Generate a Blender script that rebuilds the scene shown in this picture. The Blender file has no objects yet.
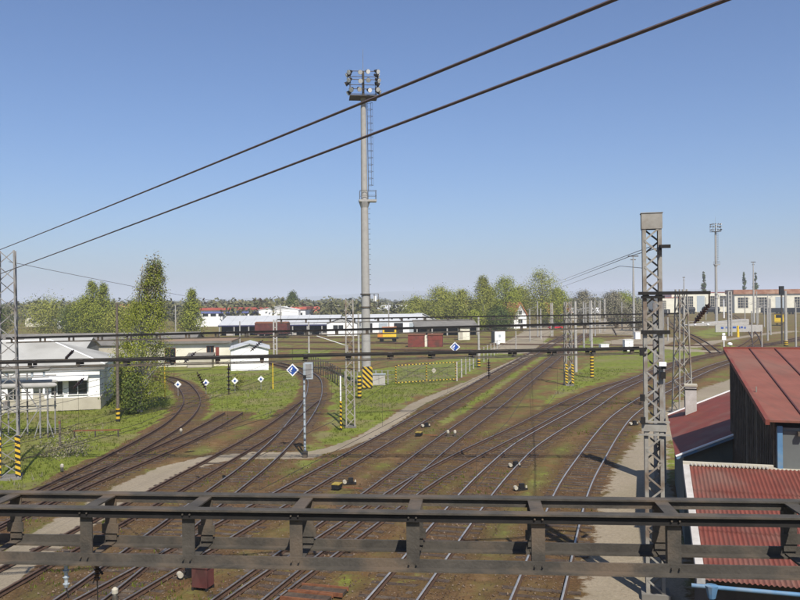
import bpy, math, random
import numpy as np
from mathutils import Vector, Matrix
random.seed(7); rng = np.random.default_rng(7)
S = bpy.context.scene
C = S.collection
R = math.radians
# ------------------------------------------------------------------ camera, sky, sun, exposure
CAM_H, FPX, ROLL = 9.3, 800.0, 0.0113
cd = bpy.data.cameras.new('camera'); cd.sensor_width = 36.0; cd.lens = 36.0
cd.clip_start = 0.1; cd.clip_end = 30000
cam = bpy.data.objects.new('camera', cd); C.objects.link(cam)
cam.location = (0, 0, CAM_H); cam.rotation_euler = (R(90), ROLL, 0)
S.camera = cam
SUN_EL, SUN_AZ = R(50), math.atan2(0.27, -0.96)        # the sun stands high, behind the camera and a little to the right
W = bpy.data.worlds.new('World'); S.world = W; W.use_nodes = True
nt = W.node_tree; nt.nodes.clear()
sky = nt.nodes.new('ShaderNodeTexSky'); sky.sky_type = 'NISHITA'; sky.sun_disc = False
sky.sun_elevation = SUN_EL; sky.sun_rotation = SUN_AZ
sky.altitude = 250; sky.air_density = 1.0; sky.dust_density = 1.5; sky.ozone_density = 3.5
bg = nt.nodes.new('ShaderNodeBackground'); bg.inputs['Strength'].default_value = 0.080
wo = nt.nodes.new('ShaderNodeOutputWorld')
tint = nt.nodes.new('ShaderNodeMixRGB'); tint.blend_type = 'MULTIPLY'; tint.inputs[0].default_value = 1.0; tint.inputs[2].default_value = (.79, .90, 1.10, 1)   # the camera's cool white balance
nt.links.new(sky.outputs[0], tint.inputs[1]); nt.links.new(tint.outputs[0], bg.inputs[0]); nt.links.new(bg.outputs[0], wo.inputs[0])
sl = bpy.data.lights.new('sun', 'SUN'); sl.energy = 4.4; sl.angle = R(0.53); sl.color = (1.0, 0.95, 0.87)
so = bpy.data.objects.new('sun', sl); C.objects.link(so)
sdir = Vector((math.sin(SUN_AZ) * math.cos(SUN_EL), math.cos(SUN_AZ) * math.cos(SUN_EL), math.sin(SUN_EL)))
so.rotation_euler = sdir.to_track_quat('Z', 'Y').to_euler(); so.location = (20, -40, 60)
vs = S.view_settings; vs.view_transform = 'Standard'; vs.look = 'None'; vs.gamma = 1.0; vs.exposure = 0.50
vs.use_curve_mapping = False
S.cycles.max_bounces = 6; S.cycles.volume_bounces = 1; S.cycles.transparent_max_bounces = 8

# ------------------------------------------------------------------ helpers
def at(x, y, z=0.0):
    """The place on the level z that stands at this point of the photograph (800 x 600)."""
    dx, dy = x - 400.0, 300.0 - y
    c, s = math.cos(ROLL), math.sin(ROLL)
    u, w = dx * c + dy * s, -dx * s + dy * c
    Y = FPX * (z - CAM_H) / w
    return Vector((u * Y / FPX, Y, z))
def atY(x, y, Y):
    dx, dy = x - 400.0, 300.0 - y
    c, s = math.cos(ROLL), math.sin(ROLL)
    u, w = dx * c + dy * s, -dx * s + dy * c
    return Vector((u * Y / FPX, Y, CAM_H + w * Y / FPX))

def noise_mat(name, c1, c2, scale=3.0, rough=0.8, metal=0.0, bump=0.0, bscale=None, detail=6, c3=None, s3=0.3, spec=0.3, dist=0.05, streak=None):
    m = bpy.data.materials.new(name); m.use_nodes = True
    t = m.node_tree; N = t.nodes; L = t.links
    b = N['Principled BSDF']; b.inputs['Roughness'].default_value = rough; b.inputs['Metallic'].default_value = metal
    b.inputs['Specular IOR Level'].default_value = spec
    g = N.new('ShaderNodeNewGeometry')
    n = N.new('ShaderNodeTexNoise'); n.inputs['Scale'].default_value = scale; n.inputs['Detail'].default_value = detail
    n.inputs['Roughness'].default_value = 0.65
    L.new(g.outputs['Position'], n.inputs['Vector'])
    r = N.new('ShaderNodeValToRGB'); r.color_ramp.elements[0].position = 0.32; r.color_ramp.elements[1].position = 0.68
    r.color_ramp.elements[0].color = (*c1, 1); r.color_ramp.elements[1].color = (*c2, 1)
    L.new(n.outputs[0], r.inputs[0])
    out = r.outputs[0]
    if c3:
        n3 = N.new('ShaderNodeTexNoise'); n3.inputs['Scale'].default_value = s3; n3.inputs['Detail'].default_value = 5
        L.new(g.outputs['Position'], n3.inputs['Vector'])
        r3 = N.new('ShaderNodeValToRGB'); r3.color_ramp.elements[0].position = 0.5; r3.color_ramp.elements[1].position = 0.68
        L.new(n3.outputs[0], r3.inputs[0])
        mx = N.new('ShaderNodeMixRGB'); L.new(r3.outputs[0], mx.inputs[0]); L.new(out, mx.inputs[1]); mx.inputs[2].default_value = (*c3, 1)
        out = mx.outputs[0]
    if streak:                                        # dirt and rust runs down the slope (the fall of the roofs is close to y)
        mp = N.new('ShaderNodeMapping'); mp.inputs['Scale'].default_value = (5.0, .45, .45); mp.inputs['Rotation'].default_value = (0, 0, R(17))
        L.new(g.outputs['Position'], mp.inputs['Vector'])
        n4 = N.new('ShaderNodeTexNoise'); n4.inputs['Scale'].default_value = 1.0; n4.inputs['Detail'].default_value = 7; n4.inputs['Roughness'].default_value = .7
        L.new(mp.outputs[0], n4.inputs['Vector'])
        r4 = N.new('ShaderNodeValToRGB'); r4.color_ramp.elements[0].position = .48; r4.color_ramp.elements[1].position = .70; r4.color_ramp.elements[1].color = (.75,.75,.75,1)
        L.new(n4.outputs[0], r4.inputs[0])
        m4 = N.new('ShaderNodeMixRGB'); L.new(r4.outputs[0], m4.inputs[0]); L.new(out, m4.inputs[1]); m4.inputs[2].default_value = (*streak, 1); out = m4.outputs[0]
    L.new(out, b.inputs['Base Color'])
    if bump:
        bn = N.new('ShaderNodeTexNoise'); bn.inputs['Scale'].default_value = bscale or scale * 4; bn.inputs['Detail'].default_value = 4
        L.new(g.outputs['Position'], bn.inputs['Vector'])
        bp = N.new('ShaderNodeBump'); bp.inputs['Strength'].default_value = bump; bp.inputs['Distance'].default_value = dist
        L.new(bn.outputs[0], bp.inputs['Height']); L.new(bp.outputs[0], b.inputs['Normal'])
    return m

def leaf_mat(name, c1, c2, c3, trans=0.35):
    m = bpy.data.materials.new(name); m.use_nodes = True
    t = m.node_tree; N = t.nodes; L = t.links; N.clear()
    g = N.new('ShaderNodeNewGeometry'); r = N.new('ShaderNodeValToRGB')
    e = r.color_ramp.elements; e[0].color = (*c1, 1); e[0].position = 0.0; e[1].color = (*c3, 1); e[1].position = 1.0
    k = e.new(0.5); k.color = (*c2, 1)
    L.new(g.outputs['Random Per Island'], r.inputs[0])
    d = N.new('ShaderNodeBsdfDiffuse'); tr = N.new('ShaderNodeBsdfTranslucent'); mx = N.new('ShaderNodeMixShader')
    mx.inputs[0].default_value = trans; o = N.new('ShaderNodeOutputMaterial')
    L.new(r.outputs[0], d.inputs[0]); L.new(r.outputs[0], tr.inputs[0]); L.new(d.outputs[0], mx.inputs[1]); L.new(tr.outputs[0], mx.inputs[2])
    L.new(mx.outputs[0], o.inputs[0])
    return m

def stripe_mat(name, ca, cb, period, axis='Z', tilt=0.0, rough=0.55):
    """Painted warning stripes: bands along an axis of the object, tilted when asked."""
    m = bpy.data.materials.new(name); m.use_nodes = True
    t = m.node_tree; N = t.nodes; L = t.links; b = N['Principled BSDF']; b.inputs['Roughness'].default_value = rough
    tc = N.new('ShaderNodeTexCoord'); sp = N.new('ShaderNodeSeparateXYZ'); L.new(tc.outputs['Object'], sp.inputs[0])
    mul = N.new('ShaderNodeMath'); mul.operation = 'MULTIPLY'; mul.inputs[1].default_value = tilt; L.new(sp.outputs['X'], mul.inputs[0])
    ad = N.new('ShaderNodeMath'); ad.operation = 'ADD'; L.new(sp.outputs[axis], ad.inputs[0]); L.new(mul.outputs[0], ad.inputs[1])
    dv = N.new('ShaderNodeMath'); dv.operation = 'DIVIDE'; dv.inputs[1].default_value = period; L.new(ad.outputs[0], dv.inputs[0])
    fr = N.new('ShaderNodeMath'); fr.operation = 'FRACT'; L.new(dv.outputs[0], fr.inputs[0])
    gt = N.new('ShaderNodeMath'); gt.operation = 'GREATER_THAN'; gt.inputs[1].default_value = 0.5; L.new(fr.outputs[0], gt.inputs[0])
    n = N.new('ShaderNodeTexNoise'); n.inputs['Scale'].default_value = 9; n.inputs['Detail'].default_value = 5
    mx = N.new('ShaderNodeMixRGB'); L.new(gt.outputs[0], mx.inputs[0]); mx.inputs[1].default_value = (*ca, 1); mx.inputs[2].default_value = (*cb, 1)
    m2 = N.new('ShaderNodeMixRGB'); m2.blend_type = 'MULTIPLY'; m2.inputs[0].default_value = 0.35
    L.new(mx.outputs[0], m2.inputs[1]); L.new(n.outputs[0], m2.inputs[2]); L.new(m2.outputs[0], b.inputs['Base Color'])
    return m

def fast_mesh(name, V, F):
    """V: (n,3) array, F: (m,k) array of equal-sized faces."""
    V = np.asarray(V, dtype=np.float32); F = np.asarray(F, dtype=np.int32); k = F.shape[1]
    me = bpy.data.meshes.new(name)
    me.vertices.add(len(V)); me.vertices.foreach_set('co', V.ravel())
    me.loops.add(F.size); me.loops.foreach_set('vertex_index', F.ravel())
    me.polygons.add(len(F)); me.polygons.foreach_set('loop_start', np.arange(0, F.size, k, dtype=np.int32))
    me.polygons.foreach_set('loop_total', np.full(len(F), k, dtype=np.int32))
    me.update(calc_edges=True); me.validate()
    return me

def obj_of(name, me, mat=None, parent=None, kind=None):
    o = bpy.data.objects.new(name, me); C.objects.link(o)
    if mat is not None:
        for q in (mat if isinstance(mat, (list, tuple)) else [mat]): me.materials.append(q)
    if parent is not None: o.parent = parent
    if kind: o['kind'] = kind
    return o

class MB:
    def __init__(s): s.v = []; s.f = []; s.m = []
    def add(s, vs, fs, mi=0):
        b = len(s.v); s.v += [tuple(q) for q in vs]
        for q in fs: s.f.append(tuple(b + i for i in q)); s.m.append(mi)
        return s
    def box(s, c, d, rz=0.0, mi=0):
        x, y, z = d[0] / 2, d[1] / 2, d[2] / 2; ca, sa = math.cos(rz), math.sin(rz)
        P = [(-x,-y,-z),(x,-y,-z),(x,y,-z),(-x,y,-z),(-x,-y,z),(x,-y,z),(x,y,z),(-x,y,z)]
        P = [(c[0] + p[0]*ca - p[1]*sa, c[1] + p[0]*sa + p[1]*ca, c[2] + p[2]) for p in P]
        return s.add(P, [(3,2,1,0),(4,5,6,7),(0,1,5,4),(1,2,6,5),(2,3,7,6),(3,0,4,7)], mi)
    def bar(s, p, q, w, h=None, up=(0,0,1), mi=0):
        h = h or w; p, q = Vector(p), Vector(q); d = (q - p).normalized(); up = Vector(up)
        if abs(d.dot(up)) > 0.99: up = Vector((1, 0, 0)) if abs(d.x) < 0.9 else Vector((0, 1, 0))
        a = d.cross(up).normalized(); b = a.cross(d).normalized(); P = []
        for e in (p, q):
            for i, j in ((-1,-1),(1,-1),(1,1),(-1,1)): P.append(e + a * (i*w/2) + b * (j*h/2))
        return s.add(P, [(3,2,1,0),(4,5,6,7),(0,1,5,4),(1,2,6,5),(2,3,7,6),(3,0,4,7)], mi)
    def tube(s, pts, r, n=8, mi=0, caps=True):
        pts = [Vector(p) for p in pts]; rs = r if isinstance(r, (list, tuple)) else [r] * len(pts); P = []; Fs = []
        a = None
        for i, p in enumerate(pts):
            d = (pts[min(i+1, len(pts)-1)] - pts[max(i-1, 0)]).normalized()
            if a is None:
                a = d.cross(Vector((0,0,1)))
                if a.length < 0.05: a = d.cross(Vector((1,0,0)))
            a = (a - d * a.dot(d)).normalized(); b = d.cross(a)
            for k in range(n):
                t = 2*math.pi*k/n; P.append(p + a*(rs[i]*math.cos(t)) + b*(rs[i]*math.sin(t)))
        for i in range(len(pts)-1):
            for k in range(n):
                k2 = (k+1) % n; Fs.append((i*n+k, i*n+k2, (i+1)*n+k2, (i+1)*n+k))
        if caps: Fs += [tuple(range(n-1, -1, -1)), tuple(range((len(pts)-1)*n, len(pts)*n))]
        return s.add(P, Fs, mi)
    def prism(s, poly, z0, z1, mi=0):
        n = len(poly); P = [(x, y, z0) for x, y in poly] + [(x, y, z1) for x, y in poly]
        return s.add(P, [tuple(range(n-1,-1,-1)), tuple(range(n, 2*n))] + [(i, (i+1)%n, n+(i+1)%n, n+i) for i in range(n)], mi)
    def slab(s, quad, th, mi=0):
        """a plate of thickness th under four corner points (counter-clockwise from above)"""
        q = [Vector(p) for p in quad]; nrm = (q[1]-q[0]).cross(q[2]-q[0]).normalized()
        P = q + [p - nrm*th for p in q]; n = len(q)
        return s.add(P, [tuple(range(n)), tuple(range(2*n-1, n-1, -1))] + [(i, n+i, n+(i+1)%n, (i+1)%n) for i in range(n)], mi)
    def build(s, name, mat, parent=None, smooth=False, kind=None):
        me = bpy.data.meshes.new(name); me.from_pydata(s.v, [], s.f)
        o = obj_of(name, me, mat, parent, kind)
        if any(s.m): me.polygons.foreach_set('material_index', s.m)
        if smooth:
            me.polygons.foreach_set('use_smooth', [True]*len(me.polygons)); me.update(); me.set_sharp_from_angle(angle=R(40))
        me.update(); return o

def tag(o, label, cat, group=None):
    o['label'] = label; o['category'] = cat
    if group: o['group'] = group
    return o
def thing(name, label, cat, loc=(0,0,0), rz=0.0, group=None):
    o = bpy.data.objects.new(name, None); C.objects.link(o); o.location = loc; o.rotation_euler = (0, 0, rz)
    o.empty_display_size = 0.3
    return tag(o, label, cat, group)
def copy_tree(o, parent=None):
    c = o.copy(); C.objects.link(c); c.parent = parent
    for ch in [k for k in bpy.data.objects if k.parent == o]: copy_tree(ch, c)
    return c
def share(name, src, parent, loc=(0,0,0), rz=0.0):
    o = bpy.data.objects.new(name, src.data); C.objects.link(o); o.parent = parent; o.location = loc; o.rotation_euler = (0,0,rz); return o
# ------------------------------------------------------------------ materials
M = {}
M['rail_side'] = noise_mat('rail_rust', (.055,.032,.022), (.10,.055,.032), 6, .85)
M['rail_head'] = noise_mat('rail_head_steel', (.26,.25,.24), (.46,.45,.43), 1.5, .42, .45)
M['rail_head_worn'] = noise_mat('worn_rail_head', (.10,.09,.085), (.24,.225,.21), 1.5, .45, .35)
M['rail_head_rust'] = noise_mat('rail_head_rust', (.07,.04,.028), (.16,.10,.07), 2.5, .6, .4)
M['sleeper'] = noise_mat('sleeper_wood', (.040,.028,.020), (.085,.058,.040), 5, .9, 0, .4, 30, c3=(.11,.085,.062), s3=1.5)
M['steel_dark'] = noise_mat('weathered_dark_steel', (.046,.040,.032), (.082,.071,.056), 4, .75, 0, .15, 40, c3=(.115,.085,.058), s3=2.0)
M['steel_black'] = noise_mat('near_black_steel', (.010,.009,.008), (.022,.019,.017), 5, .8)
M['steel_gal'] = noise_mat('galvanised_steel', (.18,.175,.165), (.28,.27,.255), 3, .7, 0, c3=(.14,.11,.09), s3=1.2)
M['steel_pale'] = noise_mat('pale_painted_steel', (.235,.215,.18), (.33,.31,.27), 3, .7, 0, c3=(.165,.12,.085), s3=1.4)
M['concrete'] = noise_mat('concrete_pole', (.29,.275,.25), (.36,.345,.315), 2, .85, 0, .1, 20)
M['conc_pale'] = noise_mat('pale_concrete', (.33,.31,.275), (.43,.405,.365), 1.5, .85)
M['insul'] = noise_mat('brown_porcelain', (.025,.016,.014), (.05,.03,.025), 6, .3)
M['cable'] = noise_mat('old_cable', (.085,.062,.060), (.13,.095,.09), 8, .5)
M['wire'] = noise_mat('copper_wire', (.03,.025,.02), (.05,.04,.035), 8, .6)
M['white'] = noise_mat('white_paint', (.72,.71,.68), (.82,.81,.79), 1.2, .6)
M['white_wall'] = noise_mat('white_plaster', (.74,.73,.70), (.84,.83,.80), .8, .9, 0, .1, 8)
M['cream'] = noise_mat('cream_plaster', (.62,.58,.45), (.74,.70,.57), .6, .9, 0, .1, 8)
M['beige'] = noise_mat('beige_plinth', (.36,.325,.25), (.46,.42,.33), .7, .9)
M['yellow'] = noise_mat('yellow_paint', (.62,.40,.02), (.78,.52,.04), 3, .5)
M['blue'] = noise_mat('blue_enamel', (.02,.06,.26), (.03,.09,.34), 4, .4)
M['bluepipe'] = noise_mat('blue_painted_gutter', (.075,.16,.27), (.11,.22,.34), 3, .6, c3=(.18,.22,.25), s3=2.5)
M['black'] = noise_mat('black_paint', (.008,.008,.009), (.016,.016,.017), 5, .6)
M['red_roof'] = noise_mat('red_sheet_roof', (.160,.036,.024), (.21,.052,.034), .9, .7, 0, .05, 5, c3=(.19,.085,.06), s3=.6, streak=(.13,.05,.035))
M['red_roof_b'] = noise_mat('dull_red_sheet_roof', (.185,.064,.042), (.235,.086,.058), 1.1, .7, 0, .05, 5, c3=(.20,.095,.065), s3=.5, streak=(.135,.065,.045))
M['tile_red'] = noise_mat('corrugated_red_sheet', (.135,.038,.026), (.195,.056,.038), 1.5, .7, c3=(.17,.085,.062), s3=.9, streak=(.115,.05,.036))
M['slat'] = noise_mat('dark_timber_slat', (.040,.032,.024), (.12,.095,.068), 2.5, .85, 0, .2, 25)
M['grey_roof'] = noise_mat('grey_felt_roof', (.34,.33,.30), (.43,.42,.38), .5, .9, c3=(.28,.27,.24), s3=.25)
M['slate_roof'] = noise_mat('weathered_slab_roof', (.13,.12,.105), (.20,.185,.16), .5, .9)
M['light_roof'] = noise_mat('pale_sheet_roof', (.42,.425,.42), (.50,.505,.50), .4, .6)
M['brown_roof'] = noise_mat('brown_gravel_roof', (.20,.13,.08), (.28,.19,.12), .5, .95)
M['far_red'] = noise_mat('red_tile_roof', (.33,.07,.05), (.42,.11,.07), .4, .85)
M['orange_roof'] = noise_mat('orange_tile_roof', (.42,.16,.07), (.50,.21,.10), .6, .85)
M['glass'] = noise_mat('dark_window_glass', (.012,.014,.016), (.03,.034,.038), .3, .08, 0, spec=.6)
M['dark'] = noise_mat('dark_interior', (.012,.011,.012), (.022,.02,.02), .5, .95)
M['rust_red'] = noise_mat('rust_red_paint', (.15,.034,.024), (.22,.056,.038), 1.2, .8, c3=(.10,.045,.03), s3=.9)
M['wagon_red'] = noise_mat('dull_wagon_red', (.085,.024,.020), (.14,.042,.034), 1.0, .85, c3=(.07,.04,.03), s3=.8)
M['rust'] = noise_mat('rusty_iron', (.12,.045,.022), (.22,.09,.04), 4, .9)
M['signal_grey'] = noise_mat('grey_signal_paint', (.30,.34,.36), (.40,.44,.46), 3, .55)
M['bark'] = noise_mat('bark', (.09,.07,.05), (.17,.14,.11), 6, .95, 0, .5, 20)
M['birch'] = noise_mat('birch_bark', (.10,.09,.08), (.55,.53,.48), 5, .9)
M['brick'] = noise_mat('plastered_chimney', (.36,.33,.29), (.48,.45,.41), 3, .9, 0, .2, 20)
M['stripe'] = stripe_mat('yellow_black_bands', (.012,.012,.012), (.70,.45,.03), .36)
M['stripe_d'] = stripe_mat('yellow_black_diagonals', (.012,.012,.012), (.70,.45,.03), .55, 'Z', 1.0)
M['stripe_s'] = stripe_mat('yellow_black_narrow_bands', (.012,.012,.012), (.70,.45,.03), .30, 'Z', .5)
M['stripe_h'] = stripe_mat('yellow_black_rail_bands', (.012,.012,.012), (.70,.48,.05), .44, 'X')
M['leaf'] = leaf_mat('spring_leaves', (.13,.155,.024), (.20,.225,.034), (.29,.30,.055), .15)
M['leaf_y'] = leaf_mat('yellow_green_leaves', (.16,.175,.034), (.235,.245,.05), (.31,.305,.075), .15)
M['leaf_d'] = leaf_mat('dark_leaves', (.055,.075,.020), (.085,.115,.028), (.13,.15,.04), .12)
M['twig'] = leaf_mat('bare_twigs', (.13,.115,.08), (.20,.18,.12), (.27,.25,.16), .1)
M['far_leaf'] = leaf_mat('far_wood_leaves', (.085,.088,.042), (.125,.122,.055), (.19,.17,.085), .1)
M['blade'] = leaf_mat('grass_blades', (.075,.10,.014), (.13,.16,.024), (.21,.20,.055), .4)
M['stone'] = leaf_mat('ballast_stones', (.055,.036,.024), (.105,.070,.046), (.185,.138,.098), 0.0)

# ------------------------------------------------------------------ courses of the tracks, paths and lawns (metres; y runs away from the viewer)
def spline(P, ds=1.0):
    P = [Vector((a, b)) for a, b in P]
    P = [P[0]*2 - P[1]] + P + [P[-1]*2 - P[-2]]
    out = []
    for i in range(1, len(P)-2):
        p0, p1, p2, p3 = P[i-1], P[i], P[i+1], P[i+2]
        n = max(2, int((p2-p1).length/ds))
        for k in range(n):
            t = k/n
            out.append(0.5*((2*p1) + (p2-p0)*t + (2*p0-5*p1+4*p2-p3)*t*t + (3*p1-p0-3*p2+p3)*t**3))
    out.append(P[-2])
    q = [(v.x, v.y) for v in out]
    A = np.array(q)                                   # smooth the kinks of the survey
    for _ in range(6):
        A[1:-1] = A[:-2]*.25 + A[1:-1]*.5 + A[2:]*.25
    return A
TR = {
 'A': ([(-17.6,14),(-17.6,28),(-17.3,40),(-17,47.4),(-17,58.4),(-17.9,66.7),(-19.7,75.5),(-22.9,85.5),(-26.1,93.6),(-31,101),(-40,111)], 0, 'rusty track curving away to the left past the leafy birch'),
 'B': ([(-17.7,26),(-17.4,32),(-16.6,39.9),(-15.75,45),(-15,50),(-14.3,56.7),(-13.9,66.4)], 0, 'short rusty dead-end siding that stops in the lawn'),
 'C': ([(-15.3,14),(-13.7,25),(-11.6,39.3),(-9.7,53.8),(-9.1,60),(-8.7,67),(-8.35,74)], 0, 'rusty track joining from the left beside the grey path, below the light signal'),
 'D': ([(-11.9,16),(-10.9,20),(-10.1,24),(-9.66,28.7),(-8.7,39.2),(-8.2,44.5),(-7.8,55.2),(-8.06,70.9),(-9,83.6),(-10.7,96.6),(-14.5,110),(-22,125),(-34,140)], 1, 'track swinging leftward behind the grey light signal mast'),
 'E': ([(-12.5,14),(-9.3,25),(-5.2,38.9),(.29,58),(6.6,80),(13.0,102.5),(20.8,129),(29.2,158),(43,205)], 1, 'straight running track along the gravel path, nearest the striped gate'),
 'F': ([(-8.1,14),(-5.02,24.95),(-.92,38.6),(3.36,53.7),(7.7,68),(14.1,90),(22.4,118.7),(33,155.5),(49.5,212)], 1, 'straight double-railed track running through the middle of the yard'),
 'K': ([(-7.9,14),(-4.6,25),(-3.57,28),(.19,38.5),(2.05,43.1),(4.87,49.3),(8.5,56.6),(14,68.3),(20,80),(28.4,93.2),(39.5,113),(51,129),(75,158),(105,190)], 1, 'track branching off the middle track and curving right past the green wedge'),
 'G': ([(-3.4,14),(-.25,24.8),(3.58,38),(5.83,44.8),(7.74,50.1),(10.9,57),(15.4,66.5),(21.0,79),(28.6,93.4)], 2, 'track with grey shining rails joining the right-hand curve'),
 'H': ([(.9,14),(4.15,24.7),(8,37.8),(11,46.2),(14.5,55.5),(18.3,64.4),(26.6,80.4),(41.8,106),(56,125),(80,152)], 2, 'rightmost track beside the sandy path and the red-roofed hut'),
 'P': ([(-75,196),(-40,187),(-10,176),(20,163),(60,150)], 0, 'far rusty siding in front of the open goods shed'),
 'Q': ([(-80,218),(-30,205),(10,196),(55,190)], 0, 'farthest rusty siding running along the goods shed'),
 'R': ([(-60,168),(-20,156),(8,146),(30,136)], 0, 'far rusty siding behind the tall floodlight mast'),
 'T': ([(52,128),(70,160),(96,215),(125,290)], 0, 'far track leading towards the cream depot'),
 'V': ([(56,125),(84,190),(120,280),(168,405)], 0, 'far track running to the black open wagons'),
 'W': ([(51,129),(64,172),(88,260),(120,360)], 0, 'far track running left of the tall far floodlight mast'),
 'X': ([(80,152),(112,205),(150,262),(215,350)], 0, 'far track at the right edge in front of the blue cars'),
 'U': ([(75,158),(105,200),(140,262),(160,300)], 0, 'far track under the yellow shunting locomotive'),
}
for k in TR: TR[k] = (spline(TR[k][0], 1.0 if k in 'ABCDEFKGH' else 4.0),) + TR[k][1:]
def poly_px(P): return np.array([tuple(at(x, y).xy) for x, y in P])
LAWN = [poly_px(p) for p in (
 [(-90,560),(-20,520),(36,489),(100,458),(158,425),(180,406),(178,391),(160,380),(100,378),(0,385),(-120,400)],
 [(165,366),(305,366),(306,385),(296,402),(268,422),(246,411),(222,410),(203,424),(203,400),(196,384)],
 [(322,376),(345,372),(400,366),(470,356),(520,346),(500,355),(470,372),(438,389),(412,398),(392,414),(362,433),(335,444),(318,450),(308,449),(330,425),(330,395)],
 [(540,409),(552,400),(590,385),(640,369),(740,349),(740,344),(640,349),(600,354),(576,372),(560,388)],
 [(428,414),(470,388),(520,362),(545,350),(540,358),(500,388),(465,412),(445,425)],
 [(470,364),(520,340),(600,336),(610,345),(560,362),(540,366),(530,357)], [(680,334),(735,326),(735,333),(690,340)],
 [(290,362),(330,362),(330,349),(290,349)],
 [(563,492),(585,462),(596,462),(578,500)],
 [(300,460),(320,460),(322,465),(296,466)],
 [(690,400),(735,384),(760,384),(735,400)], [(664,450),(676,440),(680,462),(662,470)],
)]
PATHS = [(np.array([tuple(at(x, y).xy) for x, y in p]), w) for p, w in (
 ([(-60,610),(-20,585),(30,550),(80,519),(130,489),(175,468),(215,458),(250,455),(305,455)], .95), ([(305,455),(335,448),(365,437),(395,419),(418,403),(445,392),(475,380),(500,368),(530,354)], .55),
 ([(540,343),(600,344.5),(650,346),(700,351),(760,352)], 2.0), ([(690,347),(740,337),(800,329)], 1.6),
 ([(508,352),(530,338),(545,325)], 4.0),
)]
SAND = [poly_px(p) for p in ([(574,640),(590,545),(602,500),(614,470),(641,432),(668,408),(700,389),(735,377),(760,379),(722,412),(668,442),(667,470),(700,640)],
 [(655,350),(680,338),(640,336),(600,342)], [(560,332),(610,318),(660,322),(650,336)])]
def seg_dist(X, Y, L):
    d = np.full(X.shape, 1e9)
    for (ax, ay), (bx, by) in zip(L[:-1], L[1:]):
        vx, vy = bx-ax, by-ay; q = vx*vx+vy*vy + 1e-9
        t = np.clip(((X-ax)*vx + (Y-ay)*vy)/q, 0, 1)
        d = np.minimum(d, np.hypot(X-ax-t*vx, Y-ay-t*vy))
    return d
def inside(X, Y, P):
    r = np.zeros(X.shape, bool); n = len(P)
    for i in range(n):
        (x1, y1), (x2, y2) = P[i], P[(i+1) % n]
        c = ((y1 > Y) != (y2 > Y)) & (X < (x2-x1)*(Y-y1)/(y2-y1+1e-12) + x1); r ^= c
    return r
def ground_cover(X, Y):
    """grass, path and track-bed shares of every point of the ground"""
    X = np.asarray(X, float); Y = np.asarray(Y, float)
    grass = np.where(Y > 150, .52, .30) + np.zeros(X.shape)
    grass = np.where((X < -22) & (Y < 160), .62, grass); grass = np.where(X > 45, .34, grass)
    near = (np.abs(X) < 220) & (Y < 410)
    xn, yn = X[near], Y[near]; gn = grass[near]; pn = np.zeros(xn.shape)
    for P in LAWN:
        sd = seg_dist(xn, yn, np.vstack([P, P[:1]])) * np.where(inside(xn, yn, P), 1, -1); w = np.clip(.5 + sd/1.6, 0, 1)
        gn = np.maximum(gn, gn*(1-w) + w)
    for P in SAND:
        sd = seg_dist(xn, yn, np.vstack([P, P[:1]])) * np.where(inside(xn, yn, P), 1, -1); pn = np.maximum(pn, np.clip(.5 + sd/1.3, 0, 1))
    grass[near] = gn; path = np.zeros(X.shape); path[near] = pn
    bed = np.full(X.shape, 99.0)
    for L, w in PATHS:
        d = seg_dist(X[near], Y[near], L); path[near] = np.maximum(path[near], np.clip((w + .35 - d)/.5, 0, 1))
    for k in TR:
        L = TR[k][0][::3]; L = np.vstack([L, TR[k][0][-1]])
        bed[near] = np.minimum(bed[near], seg_dist(X[near], Y[near], L))
    b = np.clip((2.2 - bed)/.9, 0, 1)
    grass = np.where(bed < 1.7, np.minimum(grass, .22), grass)
    return grass, path, b
def lines(a, b, h, lo, hi, g):
    L = list(np.arange(a, b, h)); s = h; x = L[-1]
    while x < hi: s *= g; x += s; L.append(x)
    s = h; x = a
    while x > lo: s *= g; x -= s; L.insert(0, x)
    return np.array(L)
gx = lines(-46, 52, .42, -9000, 9000, 1.12); gy = lines(10, 125, .42, -900, 16000, 1.07)
GX, GY = np.meshgrid(gx, gy); fx, fy = GX.ravel(), GY.ravel()
gr, pa, be = ground_cover(fx, fy)
hz = .05*np.sin(fx*.9+np.sin(fy*.7)*1.3)*np.cos(fy*.8+1.2*np.sin(fx*.4)) + .02*rng.normal(size=fx.shape)
hz = np.where((np.abs(fx) > 60) | (fy > 150) | (fy < 8), 0, hz) * (1-be) * (1-.8*pa)
hz += .035*be*(rng.random(fx.shape)-.5)
nx, ny = len(gx), len(gy); I = np.arange(nx*ny).reshape(ny, nx)
F = np.stack([I[:-1,:-1].ravel(), I[:-1,1:].ravel(), I[1:,1:].ravel(), I[1:,:-1].ravel()], 1)
gm = fast_mesh('ground', np.stack([fx, fy, hz - .03], 1), F)
for nm, arr in (('grass', gr), ('path', pa), ('bed', be)):
    a = gm.attributes.new(nm, 'FLOAT', 'POINT'); a.data.foreach_set('value', arr.astype(np.float32))
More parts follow.
